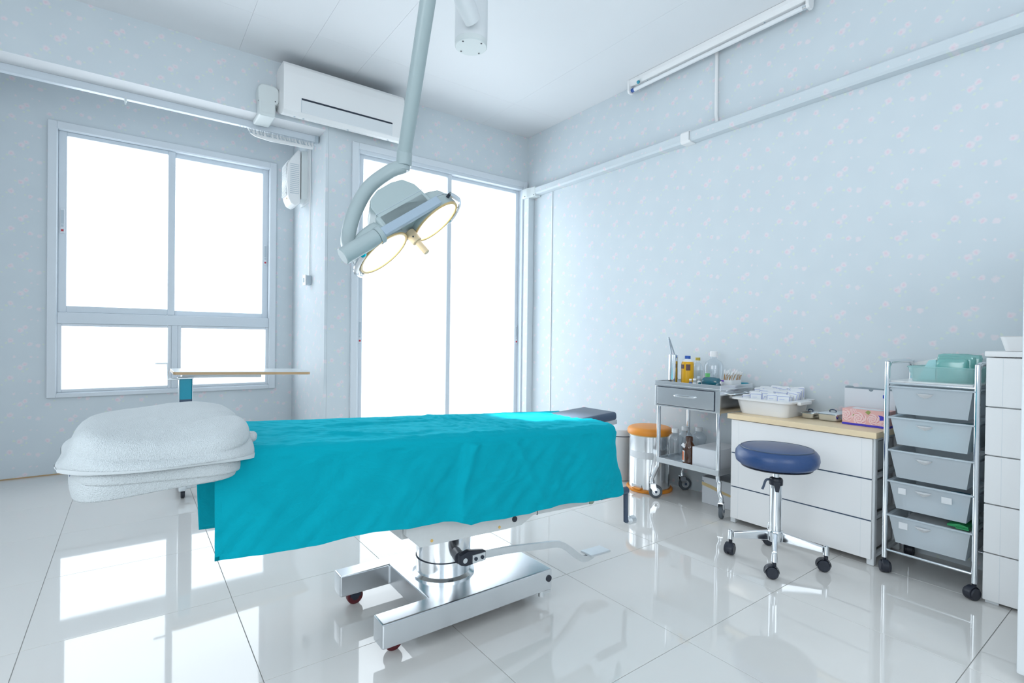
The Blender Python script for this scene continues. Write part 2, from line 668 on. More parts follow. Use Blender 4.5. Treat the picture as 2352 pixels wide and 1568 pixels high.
# ceiling: boards with narrow joints
cei = struct('ceiling', B().box(XL, XR, YB, YW, ZC + 0.012, ZC + 0.06), M_PLAIN, 'flat white boarded ceiling')
for x0, x1 in ((-1.6, 0.86), (0.86, 1.238), (1.238, 1.606), (1.606, 2.82), (2.82, 3.36)):
    for y0, y1 in ((-5.0, -2.4), (-2.4, 0.0), (0.0, 1.465)):
        part(cei, 'ceiling_board', B().box(x0 + .0004, x1 - .0004, y0 + .0004, y1 - .0004, ZC, ZC + 0.012, 0.0005, 1), M_CEIL, smooth=False)

struct('wall_right', B().box(XR, XR + 0.12, YB, YD + 0.2, -0.05, ZC + 0.06), PAPER_R, 'long side wall in pale blue floral wallpaper')
# window wall at the back of the bay, around the window opening
WX0, WX1, WZ0, WZ1 = -0.175, 1.28, 0.565, 2.50
b = B()
b.box(XL, WX0, YW, YW + 0.12, -0.05, ZC + 0.06).box(WX1, XC, YW, YW + 0.12, -0.05, ZC + 0.06)
b.box(WX0, WX1, YW, YW + 0.12, -0.05, WZ0).box(WX0, WX1, YW, YW + 0.12, WZ1, ZC + 0.06)
struct('wall_window', b, PAPER_W, 'floral wallpapered wall around the window')
# wall around the sliding door
DX0, DX1, DZ1 = 1.655, 3.33, 2.50
b = B()
b.box(XC + 0.02, DX0, YD, YD + 0.12, -0.05, ZC + 0.06).box(DX1, XR, YD, YD + 0.12, -0.05, ZC + 0.06).box(DX0, DX1, YD, YD + 0.12, DZ1, ZC + 0.06)
struct('wall_door', b, PAPER_W, 'floral wallpapered wall around the glass door')
struct('wall_return', B().box(XC, XC + 0.019, YD, YW + 0.12, -0.05, ZC + 0.06), PAPER_R, 'bright side of the wall return beside the window')
bo = struct('beam', B().box(XL, XC, YD, 0.715, 2.555, ZC), [PAPER_W, M_CEIL], 'wallpapered ceiling beam over the window bay')
for pg in bo.data.polygons:
    if pg.normal.z < -.5:
        pg.material_index = 1
LY0, LY1, LZ0, LZ1 = -4.5, -1.7, 0.75, 2.4
struct('wall_left', B().box(XL - 0.12, XL, YB, LY0, -0.05, ZC + 0.06).box(XL - 0.12, XL, LY1, YW, -0.05, ZC + 0.06).box(XL - 0.12, XL, LY0, LY1, -0.05, LZ0).box(XL - 0.12, XL, LY0, LY1, LZ1, ZC + 0.06), PAPER_R, 'wallpapered side wall outside the view')
struct('fill_window_side', B().box(XL - .07, XL - .04, LY0, LY0 + .05, LZ0, LZ1).box(XL - .07, XL - .04, LY1 - .05, LY1, LZ0, LZ1).box(XL - .07, XL - .04, LY0 + .05, LY1 - .05, LZ0, LZ0 + .05).box(XL - .07, XL - .04, LY0 + .05, LY1 - .05, LZ1 - .05, LZ1), M_ALU, 'added white framed side window outside the view, for fill light')  # unseen window, added to brighten the chests and cart opposite
b = B()
RX0, RX1, RZ0, RZ1 = -0.3, 1.7, 0.8, 2.4
b.box(XL, RX0, YB - 0.12, YB, -0.05, ZC + 0.06).box(RX1, XR, YB - 0.12, YB, -0.05, ZC + 0.06)
b.box(RX0, RX1, YB - 0.12, YB, -0.05, RZ0).box(RX0, RX1, YB - 0.12, YB, RZ1, ZC + 0.06)
struct('wall_back', b, PAPER_W, 'rear wall with an added window outside the view')
struct('fill_window_rear', B().box(RX0, RX0 + .05, YB - .07, YB - .04, RZ0, RZ1).box(RX1 - .05, RX1, YB - .07, YB - .04, RZ0, RZ1).box(RX0 + .05, RX1 - .05, YB - .07, YB - .04, RZ0, RZ0 + .05).box(RX0 + .05, RX1 - .05, YB - .07, YB - .04, RZ1 - .05, RZ1), M_ALU, 'added white framed rear window behind the view, for fill light')  # unseen window, added to fill surfaces facing the camera
# thin brown sealant line at the foot of the window wall
struct('trim_1', B().box(XL, XC, YW - 0.006, YW, 0.0005, 0.008), M_WOODE, 'thin brown sealant line at the foot of the wall')


def ring(b, x0, x1, z0, z1, y0, y1, w, wt=None, wb=None, bev=0.003):
    wt = w if wt is None else wt
    wb = w if wb is None else wb
    b.box(x0, x0 + w, y0, y1, z0, z1, bev, 1)
    b.box(x1 - w, x1, y0, y1, z0, z1, bev, 1)
    b.box(x0 + w, x1 - w, y0, y1, z1 - wt, z1, bev, 1)
    b.box(x0 + w, x1 - w, y0, y1, z0, z0 + wb, bev, 1)
    return b


def latch(root, x, y, zc, h):
    l = part(root, 'latch', B().box(x - .013, x + .013, y - .006, y, zc - h / 2, zc + h / 2, .002, 1), M_CASING)
    part(l, 'finger_slot', B().box(x - .008, x + .008, y - .0075, y - .005, zc - .02, zc + h / 2 - .012), M_GREYP)
    part(l, 'slider', B().box(x - .007, x + .007, y - .009, y - .005, zc - h / 2 + .048, zc - h / 2 + .064, .001, 1), M_GREYP)
    part(l, 'red_mark', B().box(x - .007, x + .007, y - .0085, y - .005, zc - h / 2 + .016, zc - h / 2 + .03), mat('red_mark', (.55, .03, .05), .5))


# window 1: casing, sliding sashes over two fixed lights
w1 = struct('window_1', ring(B(), -0.2, 1.302, 0.552, 2.522, 1.440, 1.4645, 0.052, .052, .03), M_CASING, 'white sliding window over two small fixed panes')
part(w1, 'frame', ring(B(), -0.172, 1.277, 0.568, 2.497, 1.447, 1.555, 0.028, .032, .02).box(-0.144, 1.249, 1.452, 1.550, 1.085, 1.165, .003, 1).box(0.540, 0.580, 1.450, 1.550, 0.588, 1.085, .003, 1), M_ALU)
s = part(w1, 'sash', ring(B(), -0.144, 0.560, 1.165, 2.465, 1.472, 1.500, 0.048, .030, .048), M_ALU)
part(s, 'pane', B().box(-0.098, 0.514, 1.484, 1.488, 1.211, 2.437), M_GLASS, smooth=False)
latch(s, -0.120, 1.472, 1.82, 0.18)
s = part(w1, 'sash', ring(B(), 0.516, 1.249, 1.165, 2.468, 1.504, 1.532, 0.046, .040, .04), M_ALU)
part(s, 'pane', B().box(0.560, 1.205, 1.516, 1.520, 1.203, 2.43), M_GLASS, smooth=False)
latch(s, 1.226, 1.504, 1.72, 0.18)
for x0, x1 in ((-0.146, 0.541), (0.579, 1.251)):
    f = part(w1, 'glazing_bead', ring(B(), x0, x1, 0.588, 1.085, 1.458, 1.500, 0.026, .02, .022), M_CASING)
    part(f, 'pane', B().box(x0 + .024, x1 - .024, 1.484, 1.488, .608, 1.067), M_GLASS, smooth=False)

# door 1: sliding glass door
d1 = struct('door_1', B().box(1.640, 1.690, .482, .5045, 0, 2.515, .004, 1).box(3.305, 3.345, .482, .5045, 0, 2.515, .004, 1).box(1.690, 3.305, .482, .5045, 2.462, 2.515, .004, 1), M_CASING, 'full height white framed sliding glass door')
part(d1, 'frame', B().box(1.660, 1.700, .490, .600, 0, 2.49, .003, 1).box(3.290, 3.325, .490, .600, 0, 2.49, .003, 1).box(1.700, 3.290, .490, .600, 2.435, 2.49, .003, 1).box(1.700, 3.290, .490, .600, 0.0, .03, .003, 1), M_ALU)
s = part(d1, 'sash', ring(B(), 1.700, 2.530, 0.03, 2.437, .515, .542, .040, .03, .07), M_ALU)
part(s, 'pane', B().box(1.738, 2.492, .527, .531, .098, 2.409), M_GLASS, smooth=False)
latch(s, 1.719, .515, 1.05, .18)
s = part(d1, 'sash', ring(B(), 2.500, 3.292, 0.03, 2.437, .550, .577, .035, .03, .07), M_ALU)
part(s, 'pane', B().box(2.533, 3.259, .562, .566, .098, 2.409), M_GLASS, smooth=False)
latch(s, 3.275, .550, 1.05, .18)

# ================================================================== OPERATING TABLE
tb = thing('operating_table', 'hydraulic operating table with steel base under the teal drape', 'table', (1.24, -1.72, 0))
zt, zb = 0.132, 0.052
out = [(0.905, -1.945), (1.592, -1.945), (1.592, -1.478), (0.905, -1.478), (0.905, -1.552), (1.095, -1.552), (1.095, -1.868), (0.905, -1.868)]
part(tb, 'base', B().prism(out, 'z', zb, zt, 0.007), M_STEELB, 'U-shaped brushed steel floor base')
for k, (cx, cy) in enumerate(((0.972, -1.872), (0.972, -1.512), (1.50, -1.85), (1.50, -1.53))):
    c = part(tb, 'caster', B().cyl((cx, cy - .012, .030), (cx, cy + .012, .030), .030, seg=24, bev=.003), M_RED if cx < 1.2 else M_RUBBER)
    part(c, 'fork', B().box(cx - .02, cx + .02, cy - .017, cy - .013, .03, .06).box(cx - .02, cx + .02, cy - .013, cy + .013, .0601, .064).box(cx - .02, cx + .02, cy + .013, cy + .017, .03, .06), M_DARK)
    part(c, 'hub', B().cyl((cx, cy - .014, .030), (cx, cy + .014, .030), .014, seg=16), M_BLACK)
part(tb, 'bumper_disc', B().cyl((1.574, -1.9445, .098), (1.574, -1.949, .098), .0125, seg=20, bev=.001), M_BLACK)
part(tb, 'levelling_foot', B().cyl((1.552, -1.928, .030), (1.552, -1.928, .052), .012, seg=16).box(1.552, 1.588, -1.94, -1.915, .040, .0515), M_STEELM)
cx, cy = 1.242, -1.718
part(tb, 'column', B().lathe([(.0, .132), (.117, .132), (.117, .138), (.108, .143), (.103, .146), (.103, .196), (.1045, .1965), (.1045, .199), (.102, .20), (.102, .36), (0, .36)], 48, (cx, cy, 0)), M_STEEL, 'round polished steel pedestal')
part(tb, 'column_seam', B().lathe([(.1055, .1985), (.1055, .2005), (.102, .2012), (.102, .1978)], 48, (cx, cy, 0)), M_DARK)
# upper side frame: boxed side plates along the table, tapering to the head end
for yy, nm in ((-1.925, 'side_plate'), (-1.545, 'side_plate')):
    y0, y1 = yy - .012, yy + .012
    pl = part(tb, nm, B().prism([(0.985, .415), (0.985, .385), (1.035, .338), (1.375, .326), (1.445, .326), (1.50, .352), (1.795, .340), (1.795, .367), (1.62, .375), (1.30, .44)], 'y', y0, y1, .002), M_CREAM)
    if yy < -1.8:
        part(pl, 'bolt', B().cyl((1.412, y0 + .001, .356), (1.412, y0 - .004, .356), .0105, seg=16), M_BLACK)
        for px, pz in ((1.075, .352), (1.345, .340)):
            part(pl, 'screw', B().cyl((px, y0 + .001, pz), (px, y0 - .002, pz), .005, seg=12), M_GOLD)
        part(pl, 'slide_joint', B().box(1.518, 1.521, y0 - .0008, y0 + .004, .35, .372), M_DARK)
        part(pl, 'end_knob', B().lathe([(0, -.019), (.012, -.016), (.018, -.006), (.019, .002), (.015, .013), (.006, .018), (0, .019)], 24, M=Matrix.Translation((1.812, yy, .354))), M_OLIVE)
part(tb, 'top_frame', B().box(.56, 1.84, -1.90, -1.57, .56, .60, .004).box(.985, 1.50, -1.90, -1.57, .36, .56, .006).box(1.0, 1.04, -1.93, -1.54, .40, .44), M_CREAM)
# foot pump
pv = part(tb, 'pump_shaft', B().cyl((1.246, -1.79, .232), (1.213, -1.888, .243), .020, seg=24, bev=.002), M_BLACK)
part(pv, 'shaft_collar', B().cyl((1.247, -1.795, .2318), (1.242, -1.812, .234), .024, seg=24, bev=.002), M_SLATE)
cl = part(tb, 'pump_clamp', B().prism([(1.200, .228), (1.200, .262), (1.235, .272), (1.306, .258), (1.306, .224), (1.225, .220)], 'y', -1.914, -1.888, .005), M_BLACK)
part(cl, 'shaft_end', B().cyl((1.216, -1.9135, .244), (1.216, -1.9185, .244), .009, seg=16), M_CHROME)
part(cl, 'clamp_plate', B().box(1.246, 1.300, -1.9185, -1.913, .2265, .2555, .001), M_STEELM)
for bx in (1.259, 1.286):
    part(cl, 'bolt', B().cyl((bx, -1.918, .241), (bx, -1.9215, .241), .0065, seg=14), M_DARK)
lev = bez([(1.280, -1.90, .241), (1.345, -1.90, .236), (1.418, -1.90, .230), (1.50, -1.90, .219), (1.58, -1.90, .208), (1.640, -1.90, .200), (1.675, -1.90, .189), (1.715, -1.90, .164), (1.760, -1.90, .128), (1.790, -1.90, .107), (1.822, -1.90, .100), (1.855, -1.90, .107)], 8)
bb = B()
vs, fs = [], []
for i, p in enumerate(lev):
    d = (lev[min(i + 1, len(lev) - 1)] - lev[max(i - 1, 0)]).normalized()
    nrm = V((-d.z, 0, d.x))
    h = 0.0125
    for sy in (-.006, .006):
        vs.append(p + nrm * h + V((0, sy, 0)))
        vs.append(p - nrm * h + V((0, sy, 0)))
for i in range(len(lev) - 1):
    a, c = i * 4, i * 4 + 4
    fs += [(a, a + 1, c + 1, c), (a + 2, a + 3, c + 3, c + 2), (a, c, c + 2, a + 2), (a + 1, a + 3, c + 3, c + 1)]
fs += [(0, 1, 3, 2), (len(vs) - 4, len(vs) - 3, len(vs) - 1, len(vs) - 2)]
pl_ = part(tb, 'pump_lever', bb.quads(vs, fs), M_STEELM, 'long curved steel foot lever')
part(pl_, 'foot_pad', B().box(1.815, 1.930, -1.935, -1.868, .112, .122, .004, M=Matrix.Translation((1.87, -1.90, .115)) @ Matrix.Rotation(R(2), 4, 'Y') @ Matrix.Translation((-1.87, 1.90, -.115))), M_STEELM)
# head end crank
ck = part(tb, 'crank', B().cyl((1.90, -1.90, .345), (2.065, -1.90, .345), .016, seg=20).cyl((2.058, -1.90, .352), (2.062, -1.90, .205), .0105, seg=16).cyl((2.06, -1.90, .209), (2.072, -1.90, .206), .0095, seg=14), M_SLATE)
part(ck, 'crank_grip', B().cyl((2.068, -1.90, .207), (2.082, -1.90, .206), .012, .018, seg=20).cyl((2.082, -1.90, .206), (2.118, -1.90, .204), .0185, seg=24, bev=.004), M_STEELM)


def ztop(x):
    return 0.7535 - 0.0485 * x


Mt = Matrix.Translation((0, 0, .7535)) @ Matrix.Rotation(math.atan(0.0485), 4, 'Y')
part(tb, 'mattress', B().box(.175, 1.835, -1.978, -1.522, -.085, -.006, .022, 4, M=Mt), M_NAVY, 'navy blue vinyl mattress')
part(tb, 'mattress_board', B().box(.56, 1.84, -1.96, -1.54, -.11, -.085, .004, M=Mt), M_STEELM)
hd = part(tb, 'headrest', B().box(1.86, 2.105, -1.805, -1.585, .628, .668, .014, 4, M=Matrix.Translation((2.0, 0, .668)) @ Matrix.Rotation(R(-3.5), 4, 'Y') @ Matrix.Translation((-2.0, 0, -.668)) @ Matrix.Translation((0, 0, .006))), M_SLATE, 'dark padded headrest')
part(hd, 'headrest_board', B().box(1.80, 2.118, -1.79, -1.60, .606, .628, .003, M=Matrix.Translation((2.0, 0, .668)) @ Matrix.Rotation(R(-3.5), 4, 'Y') @ Matrix.Translation((-2.0, 0, -.668)) @ Matrix.Translation((0, 0, .006))), M_STEELM)

# ------------------------------------------------------------------ teal drape
NA, RC = 300, 0.12
X0D, XE = 0.447, 1.985


def near_curve(s):
    if s <= 1.83:
        return V((s, -2.0, 0)), V((0, -1, 0))
    th = (s - 1.83) / RC
    return V((1.83 + RC * math.sin(th), -2.0 + RC * (1 - math.cos(th)), 0)), V((math.sin(th), -math.cos(th), 0))


def interp(tbl, x):
    if x <= tbl[0][0]:
        return tbl[0][1]
    for (a, va), (c, vc) in zip(tbl, tbl[1:]):
        if x <= c:
            t = (x - a) / (c - a)
            return va + (vc - va) * t
    return tbl[-1][1]


HEM_N = [(.447, .463), (.70, .452), (.85, .449), (1.0, .440), (1.08, .436), (1.13, .424), (1.17, .408), (1.3, .404), (1.5, .400), (1.7, .392), (1.83, .378), (1.9, .368), (2.0, .372)]
NS_, NT_, NR_ = 46, 60, 7
rows = []
for i in range(NA + 1):
    s = X0D + (XE - X0D) * i / NA
    cn, nn = near_curve(s)
    zt_ = ztop(cn.x)
    hem = interp(HEM_N, s) + 0.003 * math.sin(s * 17)
    rr_ = 0.026
    col = []
    # near skirt from hem up
    for j in range(NS_):
        t = j / NS_
        d = (zt_ - rr_) - hem
        z = hem + d * t
        q = 1 - t
        fl = 0.012 * q + 0.022 * q ** 1.6 * max(0, min(1, (s - 1.72) / .2)) ** 1.5
        w = 0.009 * noise.noise(V((s * 4.5, z * 1.5, 3.1))) * (0.3 + q) + 0.007 * noise.noise(V((s * 13 + z * 11, z * 7, 7.7))) + 0.0045 * noise.noise(V((s * 24 - z * 20, z * 13, 4.4)))
        w += 0.010 * math.sin(s * 9.0 + 0.8) * q * q * 0.5
        # overlap fold near the middle
        fx = s - (1.155 - 0.03 * q)
        w += 0.022 * (1 / (1 + math.exp(-fx * 190))) * math.exp(-max(0, fx) / .16) * (0.35 + .65 * q)
        # folds radiating from the near corner
        if s > 1.45:
            w += 0.011 * math.sin((s - 1.45) * 24 + q * 1.5) * q ** .7 * min(1, (s - 1.45) / .2)
        # pulled crease below the bunched cloth
        w += 0.011 * math.exp(-((s - 1.36 - .14 * q) / .020) ** 2) * (1 - .75 * q) + 0.009 * math.exp(-((s - 1.20 + .10 * q) / .016) ** 2) * (1 - q) ** .6
        p = cn + nn * (fl + w)
        col.append(V((p.x, p.y, z)))
    # rounded edge
    for j in range(NR_):
        a = R(90 * j / NR_)
        p = cn - nn * (rr_ * (1 - math.cos(a)))
        col.append(V((p.x, p.y, zt_ - rr_ + rr_ * math.sin(a))))
    near_in = cn - nn * rr_
    far_in = V((s, -1.5 - rr_, 0))
    for j in range(NT_ + 1):
        t = j / NT_
        p = near_in.lerp(far_in, t)
        w = 0.0040 * noise.noise(V((p.x * 9, p.y * 16, .5))) + 0.0032 * noise.noise(V((p.x * 22, p.y * 38, 9.5))) + .0022 * noise.noise(V((p.x * 40 + p.y * 22, p.y * 60, 3.3)))
        # bunch of creases at about two thirds along
        e = math.exp(-((p.x - 1.36 + (p.y + 1.75) * .35) / .13) ** 2)
        w += e * 0.013 * abs(noise.noise(V((p.x * 34 + p.y * 18, p.y * 7, 2.2))))
        w += 0.013 * math.exp(-((p.x - 1.21 - .12 * (p.y + 2.0)) / .012) ** 2) * math.exp(-max(0, -1.55 - p.y) * 1.2) * .6
        w += 0.010 * math.exp(-((p.y + 1.86 + .06 * math.sin(p.x * 8)) / .012) ** 2) * math.exp(-((p.x - .85) / .22) ** 2)
        w += 0.008 * math.exp(-((p.y + 1.70 - .10 * (p.x - .9)) / .012) ** 2) * math.exp(-((p.x - 1.0) / .3) ** 2)
        w *= min(1, (1 - t) / .18) * .75 + .25
        col.append(V((p.x, p.y, ztop(p.x) + 0.002 + w)))
    # far edge and far skirt
    for j in range(1, NR_ + 1):
        a = R(90 * j / NR_)
        col.append(V((s, -1.5 - rr_ + rr_ * math.sin(a), ztop(s) - rr_ + rr_ * math.cos(a))))
    hf = 0.375 + .01 * math.sin(s * 6)
    for j in range(1, 25):
        t = j / 24
        col.append(V((s + .015 * t, -1.5 + .012 * t + .006 * noise.noise(V((s * 6, t * 2, 8))) * t, (ztop(s) - rr_) * (1 - t) + hf * t)))
    rows.append(col)
b = B()
nv = len(rows[0])
verts = [p for c in rows for p in c]
faces = [(i * nv + j, (i + 1) * nv + j, (i + 1) * nv + j + 1, i * nv + j + 1) for i in range(NA) for j in range(nv - 1)]
b.quads(verts, faces)
drape = single('surgical_drape', 'teal cotton drape spread over the operating table', 'drape', b, M_DRAPE, (1.24, -1.72, .6), ang=80)
so = drape.modifiers.new('thickness', 'SOLIDIFY')
so.thickness = 0.0022
so.offset = 0
# stitched hems: a narrow doubled band along the near hem and the left end
vs, fs = [], []
for i in range(NA + 1):
    c = rows[i]
    cn, nn = near_curve(X0D + (XE - X0D) * i / NA)
    for k in (0, 1, 2, 3):
        vs.append(c[k] + nn * (.0021 if k < 3 else .0012))
for i in range(NA):
    for k in range(3):
        fs.append((i * 4 + k, (i + 1) * 4 + k, (i + 1) * 4 + k + 1, i * 4 + k + 1))
part(drape, 'hem', B().quads(vs, fs), M_DRAPE, ang=80)
vs, fs = [], []
for i in range(4):
    for k in range(NS_):
        vs.append(rows[i][k] + V((0, -.0021 if i < 3 else -.0012, 0)))
for i in range(3):
    for k in range(NS_ - 1):
        fs.append((i * NS_ + k, (i + 1) * NS_ + k, (i + 1) * NS_ + k + 1, i * NS_ + k + 1))
part(drape, 'hem', B().quads(vs, fs), M_DRAPE, ang=80)


# ------------------------------------------------------------------ folded white towel on the foot end
def sheet(foot, zt_fn, hem_fn, flare_fn, rr_, n_th=120, n_top=22, n_r=7, n_s=16, seed=0., amp=.003, th0=0, th1=360, cxy=(0, 0)):
    cols = []
    for i in range(n_th + 1):
        th = th0 + (th1 - th0) * i / n_th
        ex, ey = foot(th)
        nx, ny = math.cos(R(th)), math.sin(R(th))
        L = math.hypot(ex - cxy[0], ey - cxy[1])
        col = []
        for j in range(n_top + 1):
            t = j / n_top * (1 - rr_ / L)
            x, y = cxy[0] + (ex - cxy[0]) * t, cxy[1] + (ey - cxy[1]) * t
            w = amp * noise.noise(V((x * 9 + seed, y * 9, seed))) + amp * .5 * noise.noise(V((x * 24, y * 24 + seed, 1)))
            col.append(V((x, y, zt_fn(x, y) + w)))
        ze = col[-1].z
        for j in range(1, n_r + 1):
            a = R(90 * j / n_r)
            t = 1 - rr_ / L + rr_ / L * math.sin(a)
            col.append(V((cxy[0] + (ex - cxy[0]) * t, cxy[1] + (ey - cxy[1]) * t, ze - rr_ + rr_ * math.cos(a))))
        h = hem_fn(th)
        z0 = ze - rr_
        for j in range(1, n_s + 1):
            t = j / n_s
            f = flare_fn(th, t)
            z = z0 + (h - z0) * t
            w = amp * 1.6 * noise.noise(V((ex * 8 + seed, ey * 8, z * 10)))
            col.append(V((ex + nx * (f + w), ey + ny * (f + w), z)))
        cols.append(col)
    n = len(cols[0])
    vs = [p for c in cols for p in c]
    fs = [(i * n + j, (i + 1) * n + j, (i + 1) * n + j + 1, i * n + j + 1) for i in range(n_th) for j in range(n - 1)]
    return vs, fs, cols


def superell(cx_, cy_, hx, hy, e):
    def f(th):
        c, s_ = math.cos(R(th)), math.sin(R(th))
        k = (abs(c / hx) ** e + abs(s_ / hy) ** e) ** (-1 / e)
        return cx_ + c * k, cy_ + s_ * k
    return f


tw = thing('folded_towel', 'thick white towel folded over the foot end of the table', 'towel', (.345, -1.78, .735))


def wdiff(a, b_):
    return abs((a - b_ + 180) % 360 - 180)


def up_top(x, y):
    return .782 + .018 * math.sin((y + 2.1) * 3.2) - .35 * max(0, abs(x - .345) - .11) ** 2 * 6 + .008 * math.sin((x - .2) * 14 + y * 5) + .014 * math.exp(-((y + 1.955 - .15 * (x - .35)) / .045) ** 2) - .010 * math.exp(-((y + 1.86 - .15 * (x - .35)) / .05) ** 2)


vs, fs, cols = sheet(superell(.349, -1.79, .186, .272, 4.6), up_top,
                     lambda th: .724 - .008 * math.cos(R(th)) + (.0 if wdiff(th, 270) > 50 else -.006) - .024 * math.exp(-(wdiff(th, 195) / 30) ** 2) - .016 * math.exp(-(wdiff(th, 325) / 16) ** 2),
                     lambda th, t: .013 * math.sin(t * math.pi * .75) + .006 * t * math.exp(-(wdiff(th, 180) / 45) ** 2) + .006 * t * math.sin(R(th) * 7 + 1), .042,
                     n_th=180, n_s=20, seed=2.2, amp=.0035, cxy=(.345, -1.79))
o = part(tw, 'upper_fold', B().quads(vs, fs), M_TOWEL, ang=80)
m_ = o.modifiers.new('thickness', 'SOLIDIFY')
m_.thickness = .007
m_.offset = -1
# woven border band of the upper fold
n_ = len(cols[0])
vs2, fs2 = [], []
for i, c in enumerate(cols):
    th = 360 * i / 180
    nx, ny = math.cos(R(th)), math.sin(R(th))
    for p in (c[-1], c[-2], c[-3], c[-4], c[-5], c[-6]):
        vs2.append(p + V((nx, ny, 0)) * .0011)
for i in range(180):
    for k in range(5):
        fs2.append((i * 6 + k, (i + 1) * 6 + k, (i + 1) * 6 + k + 1, i * 6 + k + 1))
part(tw, 'border_band', B().quads(vs2, fs2), cloth_mat('terry_border', (.64, .685, .705), 5, .05, 900, .2), ang=80)
vs, fs, cols = sheet(superell(.340, -1.79, .162, .252, 5), lambda x, y: .765,
                     lambda th: .668 - .016 * math.sin(R(th)) * 0 - .010 * math.exp(-(wdiff(th, 235) / 30) ** 2) + .004 * math.cos(R(th)),
                     lambda th, t: .010 * math.sin(t * math.pi) + .006 * t, .03, n_th=160, n_s=22, seed=5.1, amp=.0022, cxy=(.340, -1.79))
o = part(tw, 'lower_fold', B().quads(vs, fs), M_TOWEL, ang=80)
m_ = o.modifiers.new('thickness', 'SOLIDIFY')
m_.thickness = .012
m_.offset = -1
vs, fs, cols = sheet(superell(.343, -1.79, .160, .255, 5), lambda x, y: .762,
                     lambda th: .693 - .012 * math.cos(R(th)) - .004,
                     lambda th, t: .013 * math.sin(t * math.pi * .7) + .004, .03, n_th=120, n_s=14, seed=9.1, amp=.002, th0=200, th1=335, cxy=(.343, -1.79))
o = part(tw, 'middle_fold', B().quads(vs, fs), M_TOWEL, ang=80)
m_ = o.modifiers.new('thickness', 'SOLIDIFY')
m_.thickness = .008
m_.offset = -1
part(tw, 'rolled_corner', B().tube(bez([(.505, -1.95, .757), (.530, -1.95, .752), (.548, -1.955, .750)], 6), [.014] * 10 + [.013, .011, .006], 14), M_TOWEL, ang=80)

# ================================================================== SURGICAL LAMP
lamp = thing('surgical_lamp', 'pale grey ceiling-hung twin surgical lamp, lit, above the table', 'lamp', (1.66, -1.28, ZC))


def px(x, y, t):
    return CP + t * ((x - 1176) / 1185.78 * RR - (y - 784) / 1185.78 * UU + FF)


HUBP = px(1082, 108, 2.5)
hx, hy, hz = HUBP
part(lamp, 'ceiling_mount', B().lathe([(0, ZC), (.13, ZC), (.13, ZC - .03), (.055, ZC - .05), (.055, hz + .34), (0, hz + .34)], 40, (hx, hy, 0)), M_WHITE2)
hb = part(lamp, 'hub', B().lathe([(0, hz + .36), (.074, hz + .36), (.079, hz + .35), (.079, hz + .024), (.0, hz + .024)], 48, (hx, hy, 0)), M_WHITE2)
part(hb, 'hub_cap', B().lathe([(0, hz + .024), (.0785, hz + .024), (.0785, hz + .003), (.074, hz - .002), (0, hz - .002)], 48, (hx, hy, 0)), M_IVORY)
for a in (20, 110, 200, 290):
    part(hb, 'screw', B().cyl((hx + .062 * math.cos(R(a)), hy + .062 * math.sin(R(a)), hz), (hx + .062 * math.cos(R(a)), hy + .062 * math.sin(R(a)), hz - .0035), .0045, seg=10), M_BLACK)
for a, zz in ((-150, .14), (-128, .10), (-112, .16)):
    part(hb, 'screw', B().cyl((hx + .078 * math.cos(R(a)), hy + .078 * math.sin(R(a)), hz + zz), (hx + .081 * math.cos(R(a)), hy + .081 * math.sin(R(a)), hz + zz), .004, seg=10), M_BLACK)
PB, PT = px(929, 352, 2.5), px(986, -20, 2.16)
dpole = (PT - PB).normalized()
ARMT = PB + dpole * 0.78
part(lamp, 'spring_arm', B().tube([px(1086, 48, 2.40), px(1066, 0, 2.33), px(1050, -60, 2.27), px(1035, -140, 2.2), ARMT], [.036, .042, .045, .046, .046], 20, flat=1.3), M_WHITE2, 'thick sprung arm leaving the ceiling hub')
part(lamp, 'pole', B().cyl(PB, ARMT, .0335, .0335, seg=36), M_LAMPE, 'long slanted suspension pole')
JB = px(927, 392, 2.5)
dj = (PB - JB).normalized()
part(lamp, 'pole_collar', B().cyl(PB + dj * .035, PB - dj * .062, .0355, .037, seg=36, bev=.002), M_LAMPE)
part(lamp, 'collar_screw', B().cyl(PB + dj * .052 - FF * .033, PB + dj * .052 - FF * .0355, .005, seg=10), M_BLACK)
part(lamp, 'swivel', B().cyl(PB - dj * .060, JB, .029, .029, seg=30, bev=.003), M_LAMPE)
NV = V((.5, -.45, -.74)).normalized()
e1 = V((1, 0, 0)) - NV * NV.x
e1.normalize()
e2 = NV.cross(e1)
al = R(18)
E1 = (e1 * math.cos(al) + e2 * math.sin(al)).normalized()
E3 = -NV
E2 = E3.cross(E1).normalized()
HP = px(944, 545, 2.5)
MH = Matrix(((E1.x, E2.x, E3.x, HP.x), (E1.y, E2.y, E3.y, HP.y), (E1.z, E2.z, E3.z, HP.z), (0, 0, 0, 1)))
YK = MH @ V((-.335, -.125, .035))
arm = bez([JB + dj * .022, px(893, 395, 2.49), px(846, 432, 2.45), px(813, 492, 2.40), px(800, 548, 2.35), YK], 10)
part(lamp, 'curved_arm', B().tube(arm, .0305, 24, flat=1.1), M_LAMPE, 'curved tubular arm carrying the lamp head')
yk = part(lamp, 'yoke', B().cyl(MH @ V((-.375, -.125, .035)), MH @ V((-.19, -.125, .035)), .0375, .0375, seg=32, bev=.004).cyl(MH @ V((-.19, -.125, .035)), MH @ V((-.165, -.125, .035)), .041, .041, seg=32, bev=.003), M_LAMPE)
part(yk, 'screw', B().cyl(MH @ V((-.25, -.125, .035)) - FF * .036, MH @ V((-.25, -.125, .035)) - FF * .0395, .0065, seg=12), M_GREYP)
